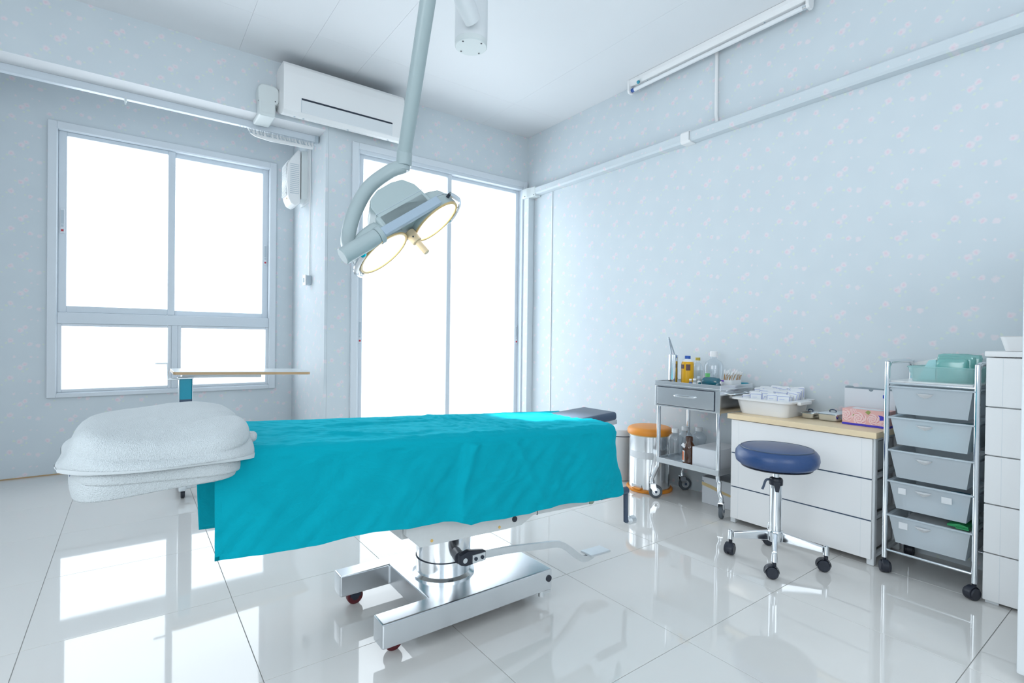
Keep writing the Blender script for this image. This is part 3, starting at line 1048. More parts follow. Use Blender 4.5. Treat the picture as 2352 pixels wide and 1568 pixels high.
hdn = part(lamp, 'head', B().box(-.145, .140, -.138, .10, .030, .115, .014, 3, M=MH).prism([(-.135, .045), (.15, .045), (.135, .165), (.10, .215), (.04, .228), (-.04, .225), (-.10, .20), (-.125, .165)], 'y', -.138, .03, .010, M=MH), M_LAMP, 'central lamp housing with raised top')
part(hdn, 'front_bar', B().box(-.170, .160, -.168, -.137, .004, .046, .004, 2, M=MH), mat('bar_enamel', (.40, .50, .60), .3))
part(hdn, 'housing_seam', B().box(-.134, .1455, -.1392, -.1375, .118, .1205, 0, 1, M=MH), M_GREYP)
for sgn in (-1, 1):
    cc = V((sgn * .163, 0, 0))
    MM = MH @ Matrix.Translation(cc)
    lb = part(lamp, 'reflector_dome', B().lathe([(.137, 0), (.139, .012), (.136, .055), (.118, .098), (.085, .122), (.0, .132)], 48, M=MM), M_LAMP)
    part(lb, 'dome_seam', B().lathe([(.1375, .0535), (.1362, .0585), (.1335, .0585)], 48, M=MM), M_GREYP)
    part(lb, 'lens', B().lathe([(0, .012), (.06, .011), (.118, .004), (.124, .003)], 48, M=MM), M_LENS, 'glowing round lens')
    part(lb, 'lens_rim', B().lathe([(.124, .004), (.1245, -.002), (.136, -.003), (.138, .004)], 48, M=MM), M_GOLD)
    pts = []
    for k in range(25):
        a = R(-58 + 116 * k / 24)
        rr0 = .158
        pts.append(MM @ V((sgn * (rr0 * math.cos(a) - .002), rr0 * math.sin(a), .004 + .028 * max(0, (abs(k - 12) - 8) / 4))))
    part(lb, 'bumper_rail', B().tube(pts, .0095, 10, flat=1.4), M_CHROME, 'chrome grab rail')
    for k in (0, 24):
        q = MM.inverted() @ pts[k]
        part(lb, 'rail_stud', B().cyl(pts[k], MM @ V((q.x * .84, q.y * .84, .032)), .0085, seg=14), M_BLACK)
gp = part(lamp, 'grip', B().cyl(MH @ V((0, -.02, .02)), MH @ V((0, -.02, -.045)), .027, .026, seg=28, bev=.003), M_BEIGE, 'beige sterilisable centre handle')
part(gp, 'grip_rod', B().cyl(MH @ V((0, -.02, -.04)), MH @ V((0, -.02, -.115)), .0155, .0155, seg=24, bev=.003), M_BEIGE)
part(gp, 'grip_screw', B().cyl(MH @ V((-.012, -.044, -.02)), MH @ V((-.013, -.048, -.02)), .004, seg=10), M_DARK)
for sgn in (-1, 1):
    sl = bpy.data.lights.new('lamp_beam', 'SPOT')
    sl.energy = 330
    sl.color = (1.0, .95, .86)
    sl.spot_size = R(12.5)
    sl.spot_blend = 1.0
    sl.shadow_soft_size = .06
    so_ = bpy.data.objects.new('lamp_beam', sl)
    COL.objects.link(so_)
    so_.parent = lamp
    src = MH @ V((sgn * .12, 0, -.02))
    tgt = V((1.745 + sgn * .085, -1.685 - sgn * .012, .67))
    so_.location = src - lamp.location
    so_.rotation_euler = (tgt - src).to_track_quat('-Z', 'Y').to_euler()

# ================================================================== ON THE BEAM: air conditioner, duct cover, curtain rail
ac = thing('air_conditioner', 'white split air conditioner high on the beam', 'air conditioner', (1.54, .505, 2.55))
yf = .285
part(ac, 'body', B().prism([(.504, 2.60), (.504, 2.875), (.46, 2.88), (yf + .02, 2.872), (yf + .006, 2.85), (yf, 2.80), (yf, 2.545), (yf + .03, 2.525), (yf + .09, 2.535)], 'x', 1.098, 1.975, .004), M_WHITE, ang=30)
fl_ = part(ac, 'outlet_flap', B().prism([(yf - .003, 2.548), (yf - .003, 2.632), (yf + .008, 2.634), (yf + .008, 2.546)], 'x', 1.215, 1.875, .0015), M_WHITE2)
part(ac, 'outlet_slot', B().box(1.215, 1.875, yf - .0022, yf + .004, 2.634, 2.6455), M_DARK)
part(ac, 'panel_gap', B().box(1.2125, 1.2145, yf - .0012, yf + .004, 2.548, 2.645), M_GREYP)
for xx in (1.18, 1.24, 1.55, 1.86):
    part(ac, 'clip', B().box(xx - .006, xx + .006, yf + .045, yf + .055, 2.524, 2.530, .001, 1), M_GREYP)
part(ac, 'top_grille', B().box(1.12, 1.95, .33, .46, 2.8795, 2.884), M_GREYP)

dc = thing('duct_elbow', 'cream duct elbow cover left of the air conditioner', 'duct cover', (1.03, .505, 2.6))
part(dc, 'elbow', B().prism(rrect(.965, 1.10, 2.60, 2.735, .04), 'y', .415, .5045, .012), M_IVORY)
part(dc, 'down_cover', B().box(.972, 1.078, .418, .4995, 2.535, 2.64, .012, 3).box(.972, 1.078, .418, .640, 2.518, 2.553, .012, 3), M_IVORY)
part(dc, 'side_outlet', B().box(1.09, 1.12, .43, .5, 2.615, 2.71, .004, 1), M_IVORY)
part(dc, 'joint_screw', B().cyl((.9735, .44, 2.62), (.9705, .44, 2.62), .004, seg=8), M_DARK)
part(dc, 'joint_screw', B().cyl((1.074, .4165, 2.628), (1.074, .414, 2.628), .004, seg=8), M_DARK)

cr = thing('curtain_rail', 'white metal curtain rail under the beam with bunched gliders', 'curtain rail', (0, .69, 2.52))
part(cr, 'rail', B().box(-1.55, 1.425, .672, .700, 2.512, 2.5545, .002, 1).box(-1.55, 1.425, .668, .704, 2.506, 2.513, .001, 1), M_ALU)
part(cr, 'end_cap', B().box(1.410, 1.438, .664, .706, 2.502, 2.5545, .003, 1), M_GREYP)
for xx in (.245, -.6):
    part(cr, 'bracket', B().box(xx - .006, xx + .006, .664, .706, 2.494, 2.5, .001, 1).box(xx - .004, xx + .004, .668, .672, 2.472, 2.52), M_IVORY)
b = B()
for k in range(46):
    xx = .93 + .47 * (k / 45) + random.uniform(-.004, .004)
    if k < 4:
        xx = .90 + .02 * k
    tl = random.uniform(-.010, .010)
    b.tube([(xx, .686, 2.508), (xx + tl * .4, .684, 2.490), (xx + tl, .680, 2.474), (xx + tl + .004, .676, 2.468), (xx + tl + .006, .674, 2.476)], .0016, 5)
part(cr, 'gliders', b, M_GREYP, kind='stuff')
part(cr, 'heading_tape', B().prism([(.95, 2.500), (.965, 2.472), (1.0, 2.455), (1.10, 2.444), (1.40, 2.452), (1.41, 2.48), (1.41, 2.500)], 'y', .688, .7, .002), M_WHITE)

# ------------------------------------------------------------------ wall-mounted unit with louvred cover on the return
fan = thing('wall_fan_heater', 'white wall unit with louvred cover beside the window', 'fan heater', (XC, 1.05, 2.3))
part(fan, 'back_box', B().box(1.385, XC - .0005, .945, 1.14, 2.125, 2.515, .006), M_IVORY)
part(fan, 'wall_plate', B().box(1.43, XC - .0002, .915, 1.16, 2.10, 2.525, .003), M_WHITE2)
cov = part(fan, 'cover', B().prism([(1.382, 2.09), (1.382, 2.515), (1.362, 2.520), (1.315, 2.45), (1.285, 2.40), (1.275, 2.25), (1.285, 2.13), (1.305, 2.08), (1.345, 2.062)], 'y', .955, 1.135, .012), M_WHITE)
for k in range(24):
    zz = 2.145 + k * .0118
    xo = 1.2785 if zz < 2.39 else 1.285 + (zz - 2.40) * .6
    part(cov, 'louvre', B().box(xo - .006, xo + .004, .975, 1.115, zz, zz + .0062, .001, 1), M_WHITE2)
for k in range(16):
    zz = 2.16 + k * .0155
    part(cov, 'side_slot', B().box(1.30, 1.368, .9535, .9565, zz, zz + .004), M_GREYP)
part(cov, 'indicator', B().box(1.2775, 1.2835, .975, .985, 2.112, 2.122), M_TAN)
cb = thing('power_cable', 'white cable running down the wall return from the louvred unit', 'cable', (XC, .9, 1.5))
part(cb, 'cable_cover', B().box(1.436, XC - .0002, .897, .912, 1.50, 2.525, .002, 1), M_WHITE)
part(cb, 'loose_wire', B().tube(bez([(1.437, .885, 2.535), (1.437, .870, 2.0), (1.438, .868, 1.5)], 8), .003, 6), M_WHITE2)
sk = thing('wall_socket', 'small surface-mounted socket below the louvred unit', 'socket', (XC, .89, 1.45))
part(sk, 'box', B().box(1.405, XC - .0002, .855, .925, 1.425, 1.50, .004), M_GREYP)
part(sk, 'plate', B().box(1.395, 1.4045, .85, .93, 1.42, 1.505, .003), M_WHITE)
part(sk, 'switch', B().box(1.391, 1.396, .88, .90, 1.445, 1.48, .001, 1), M_GREYP)

# ================================================================== RIGHT WALL: duct run, strip light, conduit
du = thing('wall_duct', 'white duct cover running along the wall under the strip light', 'duct cover', (XR, -1.3, 2.39))


def duct(y0, y1):
    return B().prism([(3.3595, 2.355), (3.302, 2.355), (3.290, 2.367), (3.290, 2.413), (3.302, 2.425), (3.3595, 2.425)], 'y', y0, y1, .002)


part(du, 'channel', duct(YB + .01, -1.345), PAPER_R)
part(du, 'channel', duct(-1.278, .315), PAPER_R)
part(du, 'joint_cover', B().prism([(3.3595, 2.349), (3.299, 2.349), (3.285, 2.363), (3.285, 2.418), (3.299, 2.431), (3.3595, 2.431)], 'y', -1.348, -1.275, .003), M_WHITE)
part(du, 'joint_line', B().box(3.2838, 3.3, -1.3465, -1.3445, 2.362, 2.419), M_DARK)
part(du, 'corner_elbow', B().prism([(3.3595, .30), (3.287, .30), (3.283, .36), (3.268, .40), (3.268, .47), (3.30, .4808), (3.3595, .4808)], 'z', 2.338, 2.43, .008), M_IVORY)
part(du, 'elbow_screw', B().cyl((3.268, .425, 2.355), (3.265, .425, 2.355), .004, seg=8).cyl((3.287, .32, 2.352), (3.2835, .32, 2.352), .004, seg=8), M_DARK)
part(du, 'riser', B().box(3.290, 3.3595, .395, .465, .02, 2.34, .006), PAPER_R)
single('cable_strip', 'thin vertical cable strip on the wall near the corner', 'cable', B().box(3.353, 3.3597, .128, .139, .02, 2.352, .001, 1), M_WHITE2, (3.356, .134, .02))

fl = thing('strip_light', 'unlit fluorescent strip light at the ceiling edge', 'ceiling light', (3.29, -1.48, ZC))
part(fl, 'batten', B().prism([(3.255, 2.9485), (3.255, 2.925), (3.268, 2.900), (3.305, 2.900), (3.318, 2.925), (3.318, 2.9485)], 'y', -2.10, -.84, .002), M_WHITE)
for y0, y1 in ((-.846, -.828), (-2.112, -2.094)):
    part(fl, 'lamp_holder', B().prism([(3.252, 2.9485), (3.252, 2.87), (3.262, 2.852), (3.300, 2.852), (3.312, 2.87), (3.322, 2.9485)], 'y', y0, y1, .003), M_WHITE)
tbu = part(fl, 'tube', B().cyl((3.284, -2.094, 2.876), (3.284, -.846, 2.876), .0135, seg=20), M_TUBE)
part(fl, 'tube_cap', B().cyl((3.284, -.872, 2.876), (3.284, -.846, 2.876), .0142, seg=20), mat('blue_tube_cap', (.05, .13, .45), .4))
part(fl, 'tube_cap', B().cyl((3.284, -2.094, 2.876), (3.284, -2.068, 2.876), .0142, seg=20), M_CHROME)
part(fl, 'starter', B().cyl((3.262, -.93, 2.905), (3.250, -.93, 2.895), .011, seg=14, bev=.002), M_TEALP)
for yy in (-.99, -1.85):
    part(fl, 'screw', B().cyl((3.285, yy, 2.901), (3.285, yy, 2.898), .005, seg=8), M_GREYP)
single('conduit', 'thin white conduit between strip light and wall duct', 'conduit', B().tube([(3.345, -1.505, 2.93), (3.345, -1.505, 2.50), (3.342, -1.508, 2.478), (3.330, -1.52, 2.45), (3.322, -1.525, 2.427)], .0105, 12), M_WHITE, (3.345, -1.505, 2.43))

# ================================================================== OVERBED TABLE by the window
ob = thing('overbed_table', 'overbed table with wooden top and teal post by the window', 'overbed table', (.555, .40, 0))
MO = Matrix.Translation((.49, .4, .79)) @ Matrix.Rotation(R(1.6), 4, 'Y')
part(ob, 'tabletop', B().prism(rrect(0, .80, -.12, .26, .03), 'z', -.022, 0, .003, M=MO), mat('laminate', (.74, .78, .80), .3))
part(ob, 'edge_band', B().prism(rrect(-.002, .802, -.122, .262, .031), 'z', -.019, -.003, .001, M=MO), M_WOODE)
part(ob, 'support_rail', B().box(.05, .50, -.05, .02, -.043, -.0225, .003, M=MO), M_WHITE2)
part(ob, 'post', B().box(.523, .592, .345, .405, .10, .742, .008), M_TEALP, 'teal upright post')
part(ob, 'post_trim', B().box(.520, .524, .343, .407, .10, .744, .001, 1).box(.591, .595, .343, .407, .10, .744, .001, 1).box(.515, .60, .34, .41, .738, .749, .002, 1), M_STEELM)
part(ob, 'post_sleeve', B().box(.521, .594, .343, .407, .10, .612, .004).box(.532, .583, .3405, .3425, .585, .600), M_SLATE)
part(ob, 'base_bar', B().box(.52, .595, .345, .42, .05, .10, .006).box(.52, 1.22, .355, .40, .05, .085, .006).box(.52, .56, .30, .70, .05, .085, .006), M_STEELM)
for qx, qy in ((.545, .345), (1.20, .375), (.54, .68)):
    c = part(ob, 'caster', B().cyl((qx - .011, qy, .025), (qx + .011, qy, .025), .025, seg=22, bev=.003), M_BLACK)
    part(c, 'fork', B().box(qx - .016, qx + .016, qy - .012, qy + .012, .04, .055, .002, 1), M_STEELM)
part(ob, 'crank_handle', B().tube([(.40, .355, .838), (.462, .355, .838)], .006, 10).tube([(.462, .355, .840), (.466, .355, .738)], .0045, 8).tube([(.462, .355, .739), (.53, .355, .740)], .006, 10), M_STEELM)

# ================================================================== STEEL INSTRUMENT TROLLEY
tr = thing('instrument_trolley', 'stainless steel instrument trolley with one drawer', 'trolley', (3.13, -1.56, 0))
TX0, TX1, TY0, TY1 = 2.965, 3.315, -1.795, -1.345
LEGS = {(0, 1): (TX0 + .018, TY1 - .018), (0, 0): (TX0 + .018, TY0 + .018), (1, 1): (TX1 - .018, TY1 - .018), (1, 0): (TX1 - .018, TY0 + .018)}


def caster(root, x, y, ang, r=.043, w=.020):
    M = Matrix.Translation((x, y, 0)) @ Matrix.Rotation(R(ang), 4, 'Z') @ Matrix.Translation((-x, -y, 0))
    ox = .022
    t = bmesh.new()
    wheel = B()
    wheel.lathe([(0, -w / 2), (r * .62, -w / 2), (r * .95, -w / 2), (r, -w / 2 + .004), (r, w / 2 - .004), (r * .95, w / 2), (r * .62, w / 2), (0, w / 2)], 28, M=M @ Matrix.Translation((x + ox, y, r)) @ Matrix.Rotation(R(90), 4, 'X'))
    c = part(root, 'caster', wheel, M_RUBBER)
    part(c, 'wheel_disc', B().lathe([(0, -w / 2 - .001), (r * .6, -w / 2 - .001), (r * .6, w / 2 + .001), (0, w / 2 + .001)], 24, M=M @ Matrix.Translation((x + ox, y, r)) @ Matrix.Rotation(R(90), 4, 'X')), M_STEELM)
    part(c, 'axle', B().lathe([(0, -w / 2 - .006), (r * .2, -w / 2 - .006), (r * .2, w / 2 + .006), (0, w / 2 + .006)], 12, M=M @ Matrix.Translation((x + ox, y, r)) @ Matrix.Rotation(R(90), 4, 'X')), M_SLATE)
    fk = B()
    for sy in (-1, 1):
        fk.prism([(x - .016, r * 2 + .012), (x + .018, r * 2 + .012), (x + ox + .010, r - .008), (x + ox - .012, r - .008), (x - .014, r * 1.6)], 'y', y + sy * (w / 2 + .002), y + sy * (w / 2 + .0045), M=M)
    fk.box(x - .016, x + .018, y - w / 2 - .0045, y + w / 2 + .0045, r * 2 + .006, r * 2 + .012, 0, M=M)
    fk.cyl((x, y, r * 2 + .012), (x, y, r * 2 + .024), .014, seg=16)
    part(c, 'fork', fk, M_CHROME)
    t.free()


for (ix, iy), (lx, ly) in LEGS.items():
    sy = 1 if iy else -1
    foot_y = ly + (.045 if iy else -.022)
    pts = bez([(lx, ly, .60), (lx, ly, .40), (lx, ly, .235), (lx, ly + sy * .010, .205), (lx, foot_y - sy * .012, .155), (lx, foot_y, .125), (lx, foot_y, .105)], 8)
    part(tr, 'leg', B().tube(pts, .0125, 16), M_CHROME)
    caster(tr, lx, foot_y, {(0, 1): -38, (0, 0): 22, (1, 1): -30, (1, 0): 60}[(ix, iy)])
part(tr, 'cabinet_frame', B().box(TX0, TX1, TY0, TY1, .600, .735, .003).box(TX0 - .002, TX1 + .002, TY0 - .002, TY1 + .002, .728, .740, .002, 1), M_STEEL)
part(tr, 'tray_rim', B().box(TX0, TX0 + .004, TY0, TY1, .738, .760, .001, 1).box(TX1 - .004, TX1, TY0, TY1, .738, .760, .001, 1).box(TX0 + .004, TX1 - .004, TY0, TY0 + .004, .738, .760, .001, 1).box(TX0 + .004, TX1 - .004, TY1 - .004, TY1, .738, .760, .001, 1), M_STEEL)
dr = part(tr, 'drawer', B().box(TX0 - .006, TX0 + .02, TY0 + .035, TY1 - .022, .615, .722, .002), M_STEEL, 'polished drawer front')
part(dr, 'drawer_gap', B().box(TX0 - .0022, TX0 + .002, TY0 + .031, TY1 - .018, .611, .726), M_DARK)
part(dr, 'handle', B().tube(bez([(TX0 - .006, -1.503, .680), (TX0 - .024, -1.508, .679), (TX0 - .028, -1.54, .678), (TX0 - .028, -1.60, .677), (TX0 - .024, -1.632, .677), (TX0 - .006, -1.637, .677)], 6), .0045, 10), M_CHROME)
part(tr, 'lower_shelf', B().box(TX0 + .004, TX1 - .004, TY0 + .008, TY1 - .012, .243, .262, .002, 1).box(TX0 + .004, TX0 + .008, TY0 + .008, TY1 - .012, .258, .276, .001, 1).box(TX1 - .008, TX1 - .004, TY0 + .008, TY1 - .012, .258, .276, .001, 1).box(TX0 + .008, TX1 - .008, TY1 - .016, TY1 - .012, .258, .276, .001, 1).box(TX0 + .008, TX1 - .008, TY0 + .008, TY0 + .012, .258, .276, .001, 1), M_STEELM)
part(tr, 'side_rail', B().tube(bez([(3.07, TY0, .705), (3.07, TY0 - .026, .708), (3.085, TY0 - .030, .710), (3.25, TY0 - .030, .710), (3.265, TY0 - .026, .708), (3.265, TY0, .705)], 5), .004, 8), M_CHROME)


def bottle(name, label, x, y, z, prof, m, cap=None, mcap=None, seg=28, cat='bottle', group=None, sx=1, sy=1):
    t = thing(name, label, cat, (x, y, z), group)
    part(t, 'body', B().lathe(prof, seg, (x, y, z), sx=sx, sy=sy), m, ang=50)
    if cap:
        part(t, 'cap', B().lathe(cap, seg, (x, y, z)), mcap)
    return t


DK = .7405
# steel jar with forceps
jr = thing('instrument_jar', 'tall polished steel jar on the trolley holding forceps', 'jar', (3.07, -1.402, DK))
part(jr, 'cup', B().lathe([(0, .001), (.029, .001), (.030, .004), (.030, .182), (.0285, .184), (.0275, .182), (.0275, .006), (0, .006)], 36, (3.07, -1.402, DK)), M_CHROME)
fc = thing('forceps', 'long steel forceps standing in the polished jar', 'forceps', (3.075, -1.395, DK + .02))
for k, (dx, dy) in enumerate(((0, .0), (.008, -.016))):
    part(fc, 'blade', B().tube([(3.075 + dx, -1.405 + dy * .8, DK + .01), (3.082 + dx * .6, -1.380 + dy, .93), (3.088, -1.353 + dy * .25, 1.022)], [.004, .0055, .0055], 8, flat=.6), mat('dark_steel', (.38, .43, .48), .3, metal=1.0))
part(fc, 'spring_end', B().tube([(3.0878, -1.354, 1.02), (3.089, -1.350, 1.034)], [.0062, .005], 8), MATS['dark_steel'])
yb = bottle('antiseptic_bottle', 'yellow-brown antiseptic bottle with navy cap', 3.10, -1.487, DK, [(0, 0.001), (.036, .001), (.038, .004), (.038, .128), (.035, .140), (.020, .150), (.016, .152), (.016, .160), (0, .160)], M_YELLOW,
            [(0, .160), (.0175, .160), (.0175, .176), (.016, .178), (0, .178)], M_BLUE)
part(yb, 'neck_collar', B().lathe([(.0165, .142), (.034, .139), (.030, .1475), (.0175, .154), (.0165, .160)], 28, (3.10, -1.487, DK)), M_WHITE)
for a0, a1 in ((200, 240), (130, 182)):
    vs, fs = [], []
    for k in range(9):
        a = R(a0 + (a1 - a0) * k / 8)
        for zz in (.088, .126) if a0 == 200 else (.098, .124):
            vs.append((3.10 + .0385 * math.cos(a), -1.487 + .0385 * math.sin(a), DK + zz))
    for k in range(8):
        fs.append((2 * k, 2 * k + 2, 2 * k + 3, 2 * k + 1))
    part(yb, 'label_panel', B().quads(vs, fs), M_BROWN)
bottle('spirit_bottle', 'clear liquid bottle with gold cap behind the yellow bottle', 3.20, -1.492, DK, [(0, .001), (.029, .001), (.031, .004), (.031, .085), (.0, .085)], M_LIQ,
       [(0, .148), (.0155, .148), (.0155, .166), (0, .166)], mat('gold_cap', (.55, .42, .06), .4))
o = bpy.data.objects['spirit_bottle']
part(o, 'clear_shoulder', B().lathe([(.031, .085), (.030, .110), (.022, .125), (.013, .134), (.0125, .148)], 28, (3.20, -1.492, DK)), M_CLEAR)
iv = bottle('saline_bottle', 'large clear saline bottle with white cap and green label', 3.22, -1.592, DK, [(0, .001), (.052, .001), (.055, .005), (.052, .05), (.0565, .085), (.0565, .120), (.048, .142), (.024, .158), (.018, .165), (.018, .178)], M_CLEAR,
            [(.0175, .176), (.0225, .176), (.0225, .206), (.020, .209), (0, .209)], M_WHITE)
vs, fs = [], []
for k in range(7):
    a = R(150 + 40 * k / 6)
    for zz in (.035, .072):
        vs.append((3.22 + .0552 * math.cos(a), -1.592 + .0552 * math.sin(a), DK + zz))
for k in range(6):
    fs.append((2 * k, 2 * k + 2, 2 * k + 3, 2 * k + 1))
part(iv, 'label_strip', B().quads(vs, fs), M_GREEN)
# teal bottle lying down
tbt = thing('teal_bottle', 'squat teal liquid bottle lying at the trolley front', 'bottle', (3.03, -1.70, DK))
part(tbt, 'body', B().lathe([(0, -.055), (.018, -.055), (.026, -.048), (.029, -.02), (.0295, .02), (.026, .045), (.014, .055), (0, .056)], 28, M=Matrix.Translation((3.03, -1.70, DK + .031)) @ Matrix.Rotation(R(90), 4, 'X')), M_TEALG)
part(tbt, 'stopper', B().cyl((3.03, -1.757, DK + .031), (3.03, -1.764, DK + .031), .010, seg=16), M_WHITE)
VI = 'small vials on the trolley'
for k, (vx, vy, h, r_, mc, lab) in enumerate(((3.012, -1.570, .042, .0095, M_BLUE, 'little white-capped vial with blue label beside the yellow bottle'),
                                             (3.012, -1.598, .046, .011, M_WHITE2, 'little vial with grey stopper in the middle of the vials'),
                                             (3.03, -1.615, .062, .010, M_WHITE, 'tallest little vial, tipped grey cap, among the vials'),
                                             (3.012, -1.632, .034, .009, M_TEALP, 'short teal-labelled vial next to the squat teal bottle'),
                                             (3.045, -1.640, .046, .011, M_TEALP, 'teal vial standing behind the short teal-labelled vial'))):
    v_ = thing('vial', lab, 'vial', (vx, vy, DK), VI)
    part(v_, 'body', B().lathe([(0, .001), (r_, .001), (r_, h * .62), (r_ * .65, h * .72), (r_ * .65, h * .78), (0, h * .78)], 18, (vx, vy, DK)), M_CLEAR if mc is not M_TEALP else M_TEALG)
    part(v_, 'label_band', B().lathe([(r_ * 1.02, h * .15), (r_ * 1.02, h * .5)], 18, (vx, vy, DK)), mc)
    part(v_, 'cap', B().lathe([(0, h), (r_ * .85, h), (r_ * .9, h * .78), (0, h * .78)], 18, (vx, vy, DK)), M_WHITE if k != 2 else M_GREYP)
# cotton swabs in an open white box
sb = thing('swab_box', 'open white box of cotton swabs at the trolley corner', 'box', (3.15, -1.735, DK))
part(sb, 'tray', B().box(3.10, 3.20, -1.785, -1.690, DK + .0005, DK + .003).box(3.10, 3.102, -1.785, -1.690, DK + .003, DK + .045).box(3.198, 3.20, -1.785, -1.690, DK + .003, DK + .045).box(3.102, 3.198, -1.785, -1.783, DK + .003, DK + .045).box(3.102, 3.198, -1.692, -1.690, DK + .003, DK + .045), M_PAPER)
part(sb, 'printed_strip', B().box(3.0988, 3.0999, -1.735, -1.695, DK + .034, DK + .043), mat('violet_print', (.20, .08, .55), .5))
for k in range(22):
    sx_, sy_ = 3.110 + random.random() * .08, -1.70 - random.random() * .072
    dx_, dy_ = random.uniform(-.01, .02), random.uniform(-.040, -.002)
    zt_ = DK + random.uniform(.088, .108)
    q = thing('cotton_swab', 'wooden cotton swab standing in the white box', 'swab', (sx_, sy_, DK + .004), 'cotton swabs in the box')
    top = V((sx_ + dx_, max(sy_ + dy_, -1.82), zt_))
    b0 = V((sx_, sy_, DK + .005))
    part(q, 'stick', B().tube([b0, b0.lerp(top, .9)], .0013, 6), M_STICK)
    part(q, 'tip', B().tube([b0.lerp(top, .80), b0.lerp(top, .86), b0.lerp(top, .95), top], [.0015, .0032, .0034, .0015], 8), M_COTTON)
single('teal_lid', 'small teal lid at the far corner of the trolley tray', 'pot', B().lathe([(0, .001), (.022, .001), (.023, .004), (.023, .020), (.020, .023), (0, .023)], 24, (3.285, -1.760, DK)), M_TEALP, (3.285, -1.76, DK))  # a small teal lid, built as a closed round shape
# lower shelf
SZ = .2625
CB = 'empty clear bottles on the lower shelf'
pr_ = [(0, .001), (.040, .001), (.044, .006), (.040, .03), (.046, .06), (.040, .09), (.047, .115), (.046, .135), (.032, .152), (.019, .160), (.018, .170)]
for k, (vx, vy, lab) in enumerate(((3.075, -1.420, 'empty clear bottle nearest the front corner of the lower shelf'), (3.20, -1.405, 'empty clear bottle behind the front one on the lower shelf'), (3.25, -1.475, 'empty clear bottle at the back behind the amber one'))):
    bt = bottle('clear_bottle', lab, vx, vy, SZ, pr_, M_CLEAR, [(.0175, .166), (.0215, .166), (.0215, .189), (.019, .191), (0, .191)], M_WHITE2, group=CB)
    if k == 0:
        vs = [(vx + .0462 * math.cos(R(a)), vy + .0462 * math.sin(R(a)), SZ + z_) for a in (120, 132, 144) for z_ in (.045, .085)]
        part(bt, 'label_strip', B().quads(vs, [(0, 2, 3, 1), (2, 4, 5, 3)]), M_PAPER)
am = bottle('amber_bottle', 'open amber glass bottle with orange label on the lower shelf', 3.015, -1.565, SZ, [(0, .001), (.034, .001), (.037, .005), (.037, .098), (.030, .118), (.0195, .136), (.0185, .142), (.021, .145), (.021, .168), (.0185, .168), (.0175, .142)], M_AMBER)
vs, fs = [], []
for k in range(7):
    a = R(128 + 42 * k / 6)
    for zz in (.018, .086):
        vs.append((3.015 + .0378 * math.cos(a), -1.565 + .0378 * math.sin(a), SZ + zz))
for k in range(6):
    fs.append((2 * k, 2 * k + 2, 2 * k + 3, 2 * k + 1))
part(am, 'label_edge', B().quads(vs, fs), M_PAPER)
part(am, 'label_print', B().quads([(3.015 + .0384 * math.cos(R(a)), -1.565 + .0384 * math.sin(R(a)), SZ + z_) for a in (132, 146, 160) for z_ in (.026, .080)], [(0, 2, 3, 1), (2, 4, 5, 3)]), mat('orange_print', (.85, .16, .02), .5))
part(am, 'paper_tag', B().box(-.001, .001, -.016, .016, -.010, .010, 0, M=Matrix.Translation((2.988, -1.545, SZ + .115)) @ Matrix.Rotation(R(35), 4, 'Y') @ Matrix.Rotation(R(25), 4, 'X')), M_PAPER)
wb = thing('shelf_box', 'plain white carton on the lower trolley shelf', 'box', (3.09, -1.69, SZ))
part(wb, 'carton', B().box(2.985, 3.24, -1.768, -1.607, SZ + .0005, SZ + .120, .002, 1), M_CARD)
part(wb, 'lid_seam', B().box(2.9846, 3.2404, -1.7684, -1.6066, SZ + .1175, SZ + .1183), M_GREYP)
fb = thing('floor_carton', 'white carton with tan stripe on the floor under the trolley', 'box', (3.25, -1.66, 0))
part(fb, 'carton', B().box(3.172, 3.335, -1.80, -1.553, .0005, .165, .002, 1), M_CARD)
part(fb, 'stripe', B().prism([(-1.8004, .083), (-1.70, .100), (-1.62, .122), (-1.5526, .132), (-1.5526, .112), (-1.60, .104), (-1.70, .084), (-1.8004, .072)], 'x', 3.1712, 3.1722), M_TAN)
part(fb, 'hand_slot', B().box(3.1712, 3.173, -1.567, -1.5526, .134, .138), M_SLATE)

# ================================================================== BINS
bn = thing('pedal_bin', 'round steel pedal bin with orange lid behind the trolley', 'bin', (3.145, -1.165, 0))
bx_, by_ = 3.145, -1.165
part(bn, 'drum', B().lathe([(0, .018), (.134, .018), (.137, .02), (.137, .382), (.130, .384), (0, .384)], 64, (bx_, by_, 0)), M_STEEL, ang=40)
part(bn, 'lid', B().lathe([(.139, .378), (.148, .380), (.151, .390), (.149, .408), (.140, .420), (.120, .427), (0, .430)], 64, (bx_, by_, 0)), M_ORANGE, 'domed orange plastic lid')
part(bn, 'base_ring', B().lathe([(0, 0.0005), (.150, .0005), (.153, .004), (.153, .016), (.146, .022), (.136, .022)], 64, (bx_, by_, 0)), M_ORANGE, 'orange base ring')
part(bn, 'rim', B().lathe([(.139, .372), (.141, .374), (.141, .381), (.138, .382)], 64, (bx_, by_, 0)), M_TAN)
vs, fs = [], []
for k in range(13):
    a = R(150 + 78 * k / 12)
    for zz in (.225, .270):
        vs.append((bx_ + .1376 * math.cos(a), by_ + .1376 * math.sin(a), zz))
for k in range(12):
    fs.append((2 * k, 2 * k + 2, 2 * k + 3, 2 * k + 1))
part(bn, 'paper_label', B().quads(vs, fs), M_PAPER)
pdl = part(bn, 'pedal', B().box(2.985, 3.02, -1.215, -1.150, .022, .032, .003), M_ORANGE)
part(pdl, 'pedal_plate', B().box(3.006, 3.022, -1.21, -1.13, .030, .050, .002), M_STEELM)
wbn = thing('white_bin', 'white plastic bin half hidden behind the drape', 'bin', (3.19, -.86, 0))
